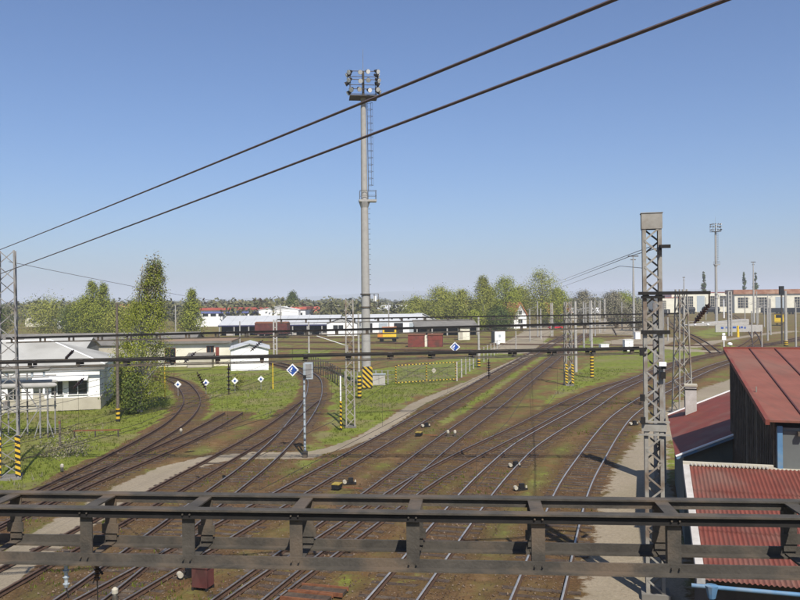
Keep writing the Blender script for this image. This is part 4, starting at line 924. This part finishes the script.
MB().box((3.6,.5,1.15), (.6,.3,2.3)).build('door_panel', M['cream'], t)
for (x, y, s, lab) in ((628,351,(1.5,1.0,1.9),'taller white cabinet beside the far level crossing road'),(604,350,(1.5,1.0,1.0),'lower white cabinet beside the far level crossing road'),(637,339,(1.1,1.0,1.5),'white cabinet on the brown bank left of the big mast')):
    t = at_house('white_cabinet', lab, x, y, R(8), 'cabinet', 'white cabinets near the level crossing'); MB().box((0,0,s[2]/2), s).build('housing', M['white_wall'], t); MB().box((0,0,s[2]+.04), (s[0]+.12,s[1]+.12,.07)).build('lid', M['white'], t); MB().box((0,-s[1]/2-.01,s[2]/2), (.02,.02,s[2]*.9)).build('door_gap', M['steel_dark'], t)

def small_house(name, label, p, w, d, he, hr, roof, wall, axis, rz, wins=()):
    t = thing(name, label, 'house', p, rz, 'houses beyond the yard'); gable(t, -w/2, w/2, 0, d, he, hr, roof, wall, axis=axis, over=.4, th=.2); windows(t, wins, 0)
    return t
t = thing('long_hall', 'long white hall with a red roof edge behind the goods shed', 'building', (-79, 305, 0), R(-1)); MB().prism([(0,0),(43,0),(43,22),(0,22)], 0, 6.2).build('wall', M['white_wall'], t); MB().box((21.5,11,6.6), (44,23,.9)).build('roof_edge', M['far_red'], t)
for k in range(14): MB().box((1.8+k*3.0,-.05,4.4), (2.1,.08,1.0)).build('window', M['glass'], t)
MB().box((13,-.1,5.3), (26,.16,.6)).build('window_band', noise_mat('blue_band', (.10,.12,.30), (.13,.15,.36), 1, .7), t)
t = thing('white_hall', 'white gabled hall behind the goods shed roof, right of the red-edged hall', 'building', (-53, 300, 0), R(-2)); gable(t, 0, 15, 0, 14, 6.2, 7.6, M['white_wall'], M['white_wall'], axis='y', over=.2)
small_house('house', 'white house with a red roof rising behind the goods shed', (-37.5,330,0), 8, 9, 4.3, 7.0, M['far_red'], M['white_wall'], 'x', R(6), [(-3,-2,1.8,3.4),(-.6,.4,1.8,3.4),(2,3,1.8,3.4)])
small_house('house', 'yellowish house with a steep white-edged gable behind the white range', (-25.5,320,0), 8, 9, 3.4, 7.6, M['brick'], M['cream'], 'y', R(-3), [(-1,1,3.4,5.0)])
small_house('house', 'house with a bluish roof behind the workshop, right of the floodlight mast', (-2.5,330,0), 13, 9, 4.6, 7.2, M['light_roof'], M['beige'], 'x', R(4), [(-5,-3,2,3.6),(2,4,2,3.6)])
small_house('house', 'white house with an orange gable roof among the middle trees', (37.5,250,0), 4.6, 9, 4.6, 8.2, M['orange_roof'], M['white_wall'], 'y', R(24), [(-.8,.8,1.6,3.0),(-.6,.6,4.4,5.6)])
small_house('house', 'house with an orange roof and dark front behind the striped lattice mast', (57,285,0), 8.5, 9, 4.2, 7.8, M['orange_roof'], M['slate_roof'], 'x', R(10), [(-3,-1.5,1.8,3.4)])
small_house('house', 'low house with a white roof far behind the green wedge', (75,330,0), 14, 10, 3.4, 5.2, M['white_wall'], M['beige'], 'x', R(-5))
small_house('house', 'far pale house among the left trees', (-150,330,0), 9, 9, 4.4, 6.6, M['slate_roof'], M['cream'], 'x', R(10), [(-3,-1.6,1.6,3.2),(1,2.4,1.6,3.2)])
small_house('house', 'far white house left of the paired conical trees', (-124,300,0), 10, 8, 3.8, 5.8, M['slate_roof'], M['white_wall'], 'x', R(-8), [(-3.5,-2,1.4,2.8),(1.5,3,1.4,2.8)])
small_house('house', 'far house with an orange roof behind the paired conical trees', (-150,430,0), 13, 9, 5.0, 8.8, M['orange_roof'], M['cream'], 'x', R(5))
small_house('house', 'far tall pale house left of the conical trees', (-172,400,0), 8, 9, 7.5, 9.5, M['slate_roof'], M['white_wall'], 'y', R(5), [(-2,-.6,2,4),(.6,2,2,4)])
small_house('house', 'far white house on the horizon right of the floodlight mast', (40,560,0), 14, 10, 6, 8.6, M['far_red'], M['white_wall'], 'x', R(5))
# low grey sheds behind the white left building
t = thing('long_shed', 'long low grey-roofed shed behind the white left building', 'building', (-78, 128, 0), R(3)); gable(t, 0, 44, 0, 12, 2.6, 4.3, M['slate_roof'], M['beige'], axis='x', over=.3)
t = thing('gabled_shed', 'grey-roofed shed with a pale gable wing behind the white left building', 'building', (-54, 112, 0), R(12)); gable(t, 0, 9, 0, 14, 2.7, 4.2, M['grey_roof'], M['beige'], axis='x', over=.3); windows(t, [(1,2.2,1,2.2),(5,6.2,1,2.2)], 0)
t = thing('flat_shed', 'flat pale shed glimpsed left of the birch', 'building', (-43, 98, 0), R(5)); MB().prism([(0,0),(8,0),(8,6),(0,6)], 0, 2.2).build('wall', M['slate_roof'], t); MB().box((4,3,2.28), (8.8,6.8,.16)).build('roof', M['light_roof'], t); MB().box((3,-.03,1), (2.4,.06,1.9)).build('door', M['dark'], t)

# --- the depot on the right
def depot(name, label, p, ln, h, bays, band, rz, wide):
    t = thing(name, label, 'building', p, rz, 'depot halls'); MB().prism([(0,0),(ln,0),(ln,26),(0,26)], 0, h).build('wall', M['cream'], t)
    if band: MB().box((ln/2,12.9,h+1.2), (ln+1.4,27.4,2.4)).build('cornice', band, t)
    else: MB().box((ln/2,13,h+.15), (ln+.6,26.6,.3)).build('roof', M['far_red'], t)
    step = ln/bays
    for k in range(bays):
        a = k*step + step*.18
        if k % 3 == 2: MB().box((a+wide/2,-.05,h*.42), (wide,.1,h*.84)).build('gate', M['signal_grey'], t); continue
        w = MB().box((a+wide/2,-.03,h*.55), (wide,.06,h*.55)).build('window', M['glass'], t)
        o = MB(); [o.box((a+wide*j/4,-.08,h*.55), (.18,.06,h*.55)) for j in range(5)]; [o.box((a+wide/2,-.085,h*(.275+.55*j/4)), (wide,.06,.18)) for j in range(5)]; o.build('glazing_bars', M['beige'], w, kind='stuff')
    return t
depot('depot_hall', 'far cream depot hall with tall barred windows and thin red roof edge', (163,480,0), 34, 11.6, 5, None, R(-3), 4.6)
depot('depot_hall', 'low cream depot annex left of the tall-windowed hall', (153,472,0), 10.5, 8.8, 1, None, R(-3), 2.0)
depot('depot_hall', 'nearest cream depot hall with a deep rust-brown cornice at the right edge', (184,440,0), 86, 10.4, 9, noise_mat('rust_brown_cornice', (.24,.10,.05), (.34,.16,.09), .5, .85, c3=(.40,.24,.15), s3=.3), R(-13), 5.2)
t = thing('ramp_wall', 'low white concrete wall with faded blue marks in front of the depot', 'wall', (88,208,0), R(-3)); MB().box((0,0,.9), (12,.4,1.8)).build('panel', M['conc_pale'], t)
for k, (x, w_) in enumerate(((-4.3,.7),(-3.3,.25),(-2.7,.6),(-1.2,.9),(.1,.35),(.7,.5),(1.5,.4))): MB().box((x,-.21,1.1+.1*(k % 2)), (w_,.02,.5)).build('painted_mark', M['blue'], t)
t = thing('loading_ramp', 'sloping concrete loading ramp in front of the depot', 'ramp', (100,255,0), R(8)); MB().add([(-9,0,0),(12,0,0),(12,4,0),(-9,4,0),(12,0,1.9),(12,4,1.9),(-9,0,.3),(-9,4,.3)], [(0,1,4,6),(2,3,7,5),(1,2,5,4),(3,0,6,7),(6,4,5,7)]).build('ramp_body', M['conc_pale'], t); MB().box((1.5,.0,1.4), (20,.1,.1)).build('kerb_rail', M['concrete'], t)
# ------------------------------------------------------------------ rolling stock
def wheels(t, xs, r=.46, mat=None):
    for x in xs:
        for y in (-.75,.75): MB().tube([(x,y-.06,r),(x,y+.06,r)], r, 14).build('wheel', mat or M['steel_black'], t)
def box_wagon(p, rz, label, ln=9.5, col='rust_red', open_top=False):
    t = thing('freight_wagon', label, 'wagon', p, rz, 'wagons in the yard'); h = 2.0 if open_top else 2.6
    MB().box((0,0,1.0), (ln,2.4,.3)).build('underframe', M['steel_black'], t); b = MB().box((0,0,1.16+h/2), (ln-.3,2.7,h)).build('body', M[col], t)
    for k in range(9): MB().box((-ln/2+.5+k*(ln-1.0)/8,-1.38,1.16+h/2), (.12,.08,h-.1)).build('rib', M[col], b)
    if open_top: MB().box((0,0,1.16+h+.02), (ln-.6,2.4,.08)).build('load', M['dark'], t)
    else: MB().add([(-ln/2+.05,-1.42,1.16+h),(ln/2-.05,-1.42,1.16+h),(ln/2-.05,0,1.16+h+.4),(-ln/2+.05,0,1.16+h+.4),(-ln/2+.05,1.42,1.16+h),(ln/2-.05,1.42,1.16+h)], [(0,1,2,3),(3,2,5,4),(0,3,4),(1,5,2)]).build('roof', M['rust'], t)
    wheels(t, (-ln/2+1.5,-ln/2+3.0,ln/2-3.0,ln/2-1.5)); [MB().tube([(s*ln/2,y,1.05),(s*(ln/2+.5),y,1.05)], .16, 8).build('buffer', M['steel_black'], t) for s in (-1,1) for y in (-.85,.85)]
def tank_wagon(p, rz, label):
    t = thing('tank_wagon', label, 'wagon', p, rz, 'tank wagons by the depot')
    MB().box((0,0,1.0), (10,2.2,.3)).build('underframe', M['steel_black'], t); b = MB().tube([(-4.6,0,2.4),(-4.2,0,2.4),(4.2,0,2.4),(4.6,0,2.4)], [.7,1.35,1.35,.7], 18).build('tank', M['black'], t, smooth=True)
    MB().tube([(0,0,3.6),(0,0,4.05)], .4, 12).build('dome', M['black'], b); [MB().box((x,0,1.4), (.3,2.2,.8)).build('saddle', M['steel_black'], t) for x in (-3,3)]; wheels(t, (-3.8,-2.2,2.2,3.8))
box_wagon((-32.6,204,0), R(-9), 'dark red freight wagon in front of the goods shed', 8.8, 'wagon_red')
tank_wagon((167,430,0), R(-3), 'black tank wagon in front of the tall-windowed depot hall')
tank_wagon((155,433,0), R(-3), 'black tank wagon left of the other, in front of the low depot annex')
for k, lab in enumerate(('dark open wagon before the brown-corniced depot, leftmost of three','dark open wagon before the brown-corniced depot, middle of three','dark open wagon before the brown-corniced depot, rightmost of three')):
    box_wagon((186+k*11.5,400-k*2.6,0), R(-13), lab, 10.5, 'black', True)
box_wagon((128,395,0), R(-3), 'dark low wagon seen between the big mast and the slim mast', 10, 'black', True)
p = Vector((119.5,252,0)); t = thing('shunting_locomotive', 'small yellow shunting locomotive in front of the depot', 'locomotive', p, R(62))
MB().box((0,0,.95), (7.0,2.5,.4)).build('frame', M['black'], t); c = MB().box((-1.9,0,2.4), (2.4,2.6,2.5)).build('cab', M['yellow'], t); MB().box((-1.9,0,3.72), (2.7,2.9,.16)).build('roof', M['steel_dark'], c)
MB().box((-3.12,0,2.9), (.05,1.8,.9)).build('window', M['glass'], c); MB().box((-1.9,-1.32,2.9), (1.5,.05,.9)).build('window', M['glass'], c); MB().box((-1.9,1.32,2.9), (1.5,.05,.9)).build('window', M['glass'], c)
MB().box((1.3,0,1.95), (4.0,1.9,1.6)).build('bonnet', M['yellow'], t); MB().box((1.3,0,2.79), (3.6,1.2,.08)).build('bonnet_top', M['steel_dark'], t); MB().box((-3.55,0,.95), (.1,2.5,.5)).build('buffer_beam', M['stripe'], t); wheels(t, (-2.2,2.0), .5)
p = at(388,342); t = thing('rail_crane', 'yellow rail maintenance machine before the white workshop', 'machine', p, R(3)); MB().box((0,0,.9), (4.6,2.3,.35)).build('frame', M['black'], t); c = MB().box((.3,0,2.2), (3.0,2.2,2.1)).build('cab', M['yellow'], t)
MB().box((.3,-1.12,2.6), (2.2,.05,.7)).build('window', M['glass'], c); MB().box((.3,0,3.3), (3.2,2.4,.14)).build('roof', M['orange_roof'], c); MB().box((-1.7,0,1.6), (1.2,2.0,.9)).build('engine_cover', noise_mat('orange_paint', (.55,.20,.03), (.65,.27,.05), 2, .5), t); wheels(t, (-1.4,1.4))
def car(p, rz, label, mat):
    t = thing('parked_car', label, 'car', p, rz, 'cars beyond the yard'); MB().add([(-2.1,-.85,.35),(2.1,-.85,.35),(2.1,.85,.35),(-2.1,.85,.35),(-2.1,-.85,.85),(2.1,-.85,.8),(2.1,.85,.8),(-2.1,.85,.85)], [(3,2,1,0),(4,5,6,7),(0,1,5,4),(1,2,6,5),(2,3,7,6),(3,0,4,7)]).build('body', mat, t)
    MB().add([(-1.7,-.8,.84),(1.0,-.8,.82),(1.0,.8,.82),(-1.7,.8,.84),(-1.2,-.65,1.42),(.35,-.65,1.42),(.35,.65,1.42),(-1.2,.65,1.42)], [(4,5,6,7),(0,1,5,4),(1,2,6,5),(2,3,7,6),(3,0,4,7)]).build('cabin', M['glass'], t)
    [MB().tube([(x,y-.1,.31),(x,y+.1,.31)], .31, 12).build('wheel', M['black'], t) for x in (-1.3,1.3) for y in (-.8,.8)]
car((46.5,240,0), R(12), 'bright red car parked by the house with the orange roof', noise_mat('red_car_paint', (.45,.02,.03), (.5,.03,.04), 1, .3))
car((150,225,0), R(10), 'blue car parked near the right edge before the depot', noise_mat('blue_car_paint', (.03,.12,.35), (.04,.15,.40), 1, .3))
car((131,226,0), R(12), 'dark blue car parked left of the brighter blue one', noise_mat('navy_car_paint', (.02,.03,.14), (.03,.04,.18), 1, .3))

# ------------------------------------------------------------------ small lineside things
def dwarf(x, y, lab, s=1.0):
    t = thing('point_lever', lab, 'point lever', at(x, y), R(random.uniform(10,35)), 'point levers and lanterns beside the tracks')
    MB().box((0,0,.05), (.8*s,.22*s,.10)).build('base', M['steel_black'], t); MB().tube([(-.25*s,0,.14),(.1*s,0,.34*s)], .035*s, 6).build('lever', M['steel_black'], t)
    MB().tube([(-.34*s,-.10,.16*s),(-.34*s,.10,.16*s)], .12*s, 10).build('weight', M['beige'], t); MB().box((.05*s,0,.24*s), (.30*s,.22*s,.30*s)).build('lantern', M['black'], t); MB().tube([(.34*s,0,.08),(.34*s,0,.26*s)], [.07*s,.04*s], 8).build('cap', M['beige'], t)
for x, y, lab in ((515,467,'point lever between the grey-railed and rightmost tracks, upper of two'),(521,490,'point lever between the grey-railed and rightmost tracks, lower of two'),(426,427,'point lever left of the middle track, beside the yellow box'),(634,425,'point lever beside the rightmost track at the big lattice mast'),(622,507,'point lever on the sandy path left of the big lattice mast'),(350,484,'dark point lever right of the nearer yellow box'),(188,577,'point lever with white weight beside the rusty box')):
    dwarf(x, y, lab, .8)
for x, y, lab in ((448,436,'left white-headed stub between the rails of the middle track'),(455,436,'right white-headed stub between the rails of the middle track'),(115,600,'round white lantern head at the bottom left'),(210,551,'round white lantern head under the near beam'),(181,434,'small white marker beside the dead-end siding'),(62,471,'small white litter bag at the lawn edge')):
    t = thing('track_marker', lab, 'marker', at(x, y), 0, 'small white markers on the ground'); MB().tube([(0,0,0),(0,0,.14)], [.10,.08], 8).build('foot', M['steel_dark'], t); MB().tube([(0,0,.14),(0,0,.22),(0,0,.34),(0,0,.40)], [.05,.10,.10,.04], 10).build('head', M['beige'], t)
for x, y, lab in ((337,489,'yellow-topped point machine beside the track nearest the gate'),(419,436,'yellow-topped point machine left of the middle track')):
    t = thing('point_machine', lab, 'point machine', at(x, y), R(-16), 'point machines'); MB().box((0,0,.15), (.38,.5,.2)).build('case', M['black'], t); MB().box((0,0,.27), (.40,.52,.04)).build('lid', noise_mat('worn_yellow_lid', (.16,.12,.03), (.42,.30,.05), 9, .7), t); MB().bar((.3,0,.1), (1.3,.1,.08), .05).build('drive_rod', M['rust'], t)
p = at(203,588); t = thing('rusty_box', 'rusty iron box standing between the tracks below the near beam', 'box', p, R(-16)); MB().box((0,0,.38), (.55,.45,.6)).build('case', M['wagon_red'], t); MB().box((0,0,.73), (.60,.50,.05)).build('lid', M['wagon_red'], t)
[MB().box((x,y,.03), (.07,.07,.1)).build('foot', M['steel_black'], t) for x in (-.25,.25) for y in (-.2,.2)]
for k, (x, y) in enumerate(((322,593),(306,600))):
    t = thing('cable_trough', ('farther','nearer')[k] + ' rusty channel cover lying between the middle tracks', 'trough', at(x, y), R(-16)); MB().box((0,0,.05), (1.5,.5,.1)).build('cover', M['sleeper'], t); MB().box((0,-.28,.10), (1.6,.05,.12)).box((0,.28,.10), (1.6,.05,.12)).build('edge', M['rust'], t)
t = thing('sign_post', 'white sign post with square boards beyond the red ridge', 'sign', at(724,350), 0); MB().tube([(0,0,0),(0,0,2.6)], .09, 8).build('post', M['white'], t); MB().box((0,-.08,2.1), (.7,.05,.7)).build('board', M['white'], t); MB().box((-.05,-.08,2.75), (.5,.05,.4)).build('board', M['white'], t)
for x, y, lab in ((695,327,'leftmost white ball lamp on the far bank'),(703,325,'middle white ball lamp on the far bank'),(708,327,'rightmost white ball lamp on the far bank'),(498,347,'white ball lamp on the lawn before the white box hut'),(730,348,'low white lamp beside the white sign post')):
    t = thing('ground_lamp', lab, 'lamp', at(x, y), 0, 'white ball lamps'); MB().tube([(0,0,0),(0,0,.5)], .08, 6).build('stem', M['concrete'], t); MB().tube([(0,0,.4),(0,0,.55),(0,0,.85),(0,0,1.0)], [.15,.4,.4,.15], 12).build('globe', M['white'], t, smooth=True)
t = thing('signal_post', 'black signal head on a tall pole at the right edge above the depot', 'signal', at(782,344), 0); MB().tube([(0,0,0),(0,0,10.6)], .16, 8).build('mast', M['steel_dark'], t); MB().box((0,0,10.3), (.8,.5,1.7)).build('signal_head', M['black'], t)
t = thing('boom_barrier', 'long white boom slanting down in front of the rusty sidings', 'barrier', at(346,352), 0); MB().bar((0,0,1.2), (-5.6,2.5,2.9), .09).build('boom', M['white'], t); MB().box((.2,0,.6), (.4,.5,1.2)).build('stand', M['steel_gal'], t)

# ------------------------------------------------------------------ trees
def leaf_quads(Cn, n, spread, size, rngl, axis=None):
    """leaves strewn about a clump; their faces turn outward from the crown's axis and upward, as leaves do"""
    P = Cn + rngl.normal(0, 1, (n,3))*spread
    N0 = rngl.normal(0,1,(n,3))
    if axis is not None:
        o = P - np.asarray(axis); o[:,2] = o[:,2]*.4; o /= np.linalg.norm(o,axis=1)[:,None]+1e-6
        q = P - Cn; q /= np.linalg.norm(q,axis=1)[:,None]+1e-6
        N0 = o*.9 + q*.7 + np.array([0,0,.45]) + N0*.45
    N0 /= np.linalg.norm(N0,axis=1)[:,None]
    a = rngl.normal(0,1,(n,3)); a -= N0*(N0*a).sum(1)[:,None]; a /= np.linalg.norm(a,axis=1)[:,None]; b = np.cross(N0, a)
    s = (size*rngl.uniform(.5,1.4,n))[:,None]
    return np.stack([P-a*s-b*s*.6, P+a*s*.2-b*s*.7, P+a*s+b*s*.5, P-a*s*.3+b*s*.7], 1)
def crown_mesh(name, quads): V = np.concatenate(quads).reshape(-1,3); return fast_mesh(name, V, np.arange(len(V)).reshape(-1,4))
def tree(name, label, p, h, rad, prof, nclump, nleaf, size, mat, bark, seed, lean=0, grp=None, stems=1, low=.25, cs=.5, bare=None, twigs=0):
    """prof(t): crown radius share at height share t; clumps of leaves sit at the ends of real limbs"""
    g = np.random.default_rng(seed); t = thing(name, label, 'tree', p, 0, grp); tr = MB(); cl = []
    for s in range(stems):
        ox, oy = (g.uniform(-.4,.4)*rad*.5, g.uniform(-.3,.3)*rad*.5) if stems > 1 else (0,0)
        hh = h*(1 if s == 0 else g.uniform(.6,.9)); pts = [(ox*k/4*1.5+lean*h*(k/6)**2+g.normal(0,.02)*h*.3, oy*k/4, hh*k/6-.1) for k in range(7)]
        tr.tube(pts, [h*.016*(1-k/6.6)+.01 for k in range(7)], 7)
    for k in range(nclump):
        tt = low + (1-low)*g.random()**.85; r = prof(tt)*rad; a = g.uniform(0,6.283); q = r*math.sqrt(g.uniform(.1,1.0))
        c = np.array([q*math.cos(a)+lean*h*tt*tt, q*math.sin(a), h*tt]); cl.append((c, r, tt))
        if k % 3 == 0:
            z0 = h*max(.08, tt-.22); tr.tube([(lean*h*(z0/h)**2,0,z0), (c[0]*.5,c[1]*.5,(z0+c[2])/2+.1), tuple(c)], [h*.006,h*.004,.006], 4)
    tr.build('trunk', bark, t, smooth=True)
    Qs = []
    for c, r, tt in cl:
        sp = np.array([1,1,1.25])*max(.12, cs*(.35+.65*min(1,r/rad)))*rad*.42; Qs.append(leaf_quads(c, nleaf, sp, size, g, (lean*h*tt*tt, 0, h*.45)))
    crown = obj_of('crown', crown_mesh('crown', Qs), mat, t)
    if twigs:
        Qs = []; 
        for k in range(twigs):
            tt = g.uniform(.72,1.0); a = g.uniform(0,6.28); q = prof(tt)*rad*math.sqrt(g.random())*1.1; Qs.append(leaf_quads(np.array([q*math.cos(a)+lean*h*tt*tt,q*math.sin(a),h*tt]), 22, np.array([.16,.16,.5]), .07, g))
        obj_of('catkins', crown_mesh('catkins', Qs), bare or M['twig'], t)
    return t
oval = lambda t: max(.05, math.sin(math.pi*min(1,max(0,(t-.08)/.95)))**.7)
tall = lambda t: max(.06, (1-abs(t-.38)*1.25)) if t > .38 else max(.3, .62+.38*t/.38)
cone = lambda t: max(.04, 1.06-t)**.8
p = at(140,412); tree('birch_tree', 'tall leafy birch standing beside the curving rusty track', p, 12.7, 2.5, lambda t: max(.26, 1.0-.78*max(0,t-.42)/.58) if t > .2 else .8, 270, 110, .048, M['leaf'], M['birch'], 3, .115, low=.06, cs=.36, twigs=110, grp=None, stems=2)
p = at(113,408); tree('young_tree', 'bright young tree left of the tall birch', p+Vector((0,4,0)), 5.6, 1.5, oval, 60, 50, .08, M['leaf_y'], M['bark'], 5, 0, low=.1)
p = at(130,414); tree('shrub', 'dense dark shrub at the foot of the birch', p, 3.4, 1.9, oval, 60, 55, .08, M['leaf_d'], M['bark'], 6, 0, low=.02)
p = at(240,388); tree('shrub', 'small yellow flowering bush on the lawn behind the diamond signs', at(238,393)+Vector((-.4,2,0)), 1.9, .7, oval, 22, 30, .06, M['leaf_y'], M['bark'], 8, low=.05)
p = at(62,452); tree('shrub', 'low dry bush beside the lone wooden post', at(70,455), .8, 1.9, oval, 40, 40, .05, M['twig'], M['bark'], 9, low=.05)
MID = [(-73,190,14.2,3.9,cone,'leaf','taller left one of the paired conical trees behind the grey sheds'),(-69,186,13.5,3.6,cone,'leaf','right one of the paired conical trees behind the grey sheds'),(-77,195,10.5,4.2,oval,'leaf','round tree left of the paired conical trees'),
 (-62,188,9.5,3.4,oval,'leaf_y','yellowish tree right of the paired conical trees'),(-50,192,12.0,3.6,cone,'leaf','conical green tree left of the long white hall'),(-104,236,10.2,6.8,oval,'leaf_y','broad yellow-green tree at the left horizon'),
 (-112,220,8.4,4.5,oval,'leaf_d','dark tree by the far left houses'),(-92,225,8.0,4.2,oval,'leaf_d','dark tree in front of the far white house'),(-60,170,8.0,3.2,oval,'leaf_y','light tree just left of the birch'),
 (12.0,245,12.5,5.2,oval,'leaf_y','leftmost of the yellow-green middle trees'),(18.5,240,11.6,4.2,oval,'leaf_y','low broad tree second from the left among the middle trees'),(24.5,236,15.6,3.8,tall,'leaf_y','slender tall birch among the middle trees'),
 (31.5,238,15.2,5.0,oval,'leaf','round green tree left of the orange-gabled house'),(37,262,12.0,4.0,oval,'leaf','tree behind the house with the orange gable'),(45.5,256,17.6,6.2,oval,'leaf_y','largest yellow-green tree right of the orange-gabled house'),
 (5,252,9.5,4.5,oval,'leaf_y','low tree at the left end of the middle trees'),(15.5,258,11.5,4.5,oval,'leaf','green tree filling between the two leftmost middle trees'),(28.5,256,12.5,5,oval,'leaf_y','broad tree behind the slender tall birch'),(40.5,272,13,5,oval,'leaf_y','tree filling behind the largest yellow-green tree'),(52.5,266,12,4.5,oval,'leaf','tree right of the largest yellow-green tree'),
 (28,228,6.5,3.5,oval,'leaf_d','dark bush under the middle trees'),(21,226,5.5,3.2,oval,'leaf','low bush behind the cream kiosk'),
 (62,270,11,4.5,oval,'twig','bare grey tree behind the laced far poles'),(70,262,10.5,4.5,oval,'twig','bare grey tree left of the far slim mast'),(66,225,7.0,3.2,oval,'twig','small blossoming grey tree before the far slim mast'),(78,280,10.5,5,oval,'leaf','greenish tree at the foot of the far slim mast'),
 (-43,320,13,4.5,cone,'leaf_d','dark conifer behind the long white hall')]
for i, (x, y, h, r, pf, m, lab) in enumerate(MID):
    tree('tree', lab, (x, y, 0), h, r, pf, 120, 75, .05 + .00045*y, M[m], M['bark'] if 'birch' not in lab else M['birch'], 30+i, 0, 'trees beyond the yard', low=.12, cs=.55)
for i, (x, y, h, lab) in enumerate(((190,500,25,'leftmost dark conifer tip above the depot roof'),(216,502,24,'dark conifer tip above the brown cornice, second from the left'),(225,506,24,'dark conifer tip above the brown cornice, third from the left'))):
    tree('conifer', lab, (x, y, 0), h, 2.6, cone, 60, 26, .35, M['leaf_d'], M['bark'], 80+i, 0, 'conifers behind the depot', low=.2, cs=.4)
# the far wood along the horizon: one mass
g = np.random.default_rng(11); Qs = []
for k in range(2200):
    y = 300 + 1500*g.random()**1.6; x = y*g.uniform(-.62,.62); 
    if 40 < x < 330 and y < 530: continue
    h = g.uniform(6.5,11.5)*(1+.0001*y) * (.8 if x > -20 else 1); r = g.uniform(2.5,6)
    n = 62; Cn = np.array([x,y,h*.58]); q = g.normal(0,1,(n,3)); q /= np.linalg.norm(q,axis=1)[:,None]; q *= g.random(n)[:,None]**.35
    P = Cn + q*np.array([r,r,h*.42]); Qs.append(leaf_quads(P, n, .2, .5+y*.0007, g, (x, y, h*.4)))
o = obj_of('far_wood', crown_mesh('far_wood', Qs), M['far_leaf'], kind='stuff'); tag(o, 'far belt of bare and budding trees along the horizon', 'wood')

# ------------------------------------------------------------------ the air
hb = MB().box((0, 6500, 62), (24000, 13500, 140)).build('haze', [], kind='stuff')
hm = bpy.data.materials.new('pale_haze'); hm.use_nodes = True; hn = hm.node_tree; hn.nodes.clear()
pv = hn.nodes.new('ShaderNodeVolumePrincipled'); pv.inputs['Color'].default_value = (.80,.86,.97,1); pv.inputs['Density'].default_value = .0003; pv.inputs['Anisotropy'].default_value = 0.0
ho = hn.nodes.new('ShaderNodeOutputMaterial'); hn.links.new(pv.outputs[0], ho.inputs['Volume']); hb.data.materials.append(hm)
tag(hb, 'thin pale blue haze that fades the far hills', 'haze')
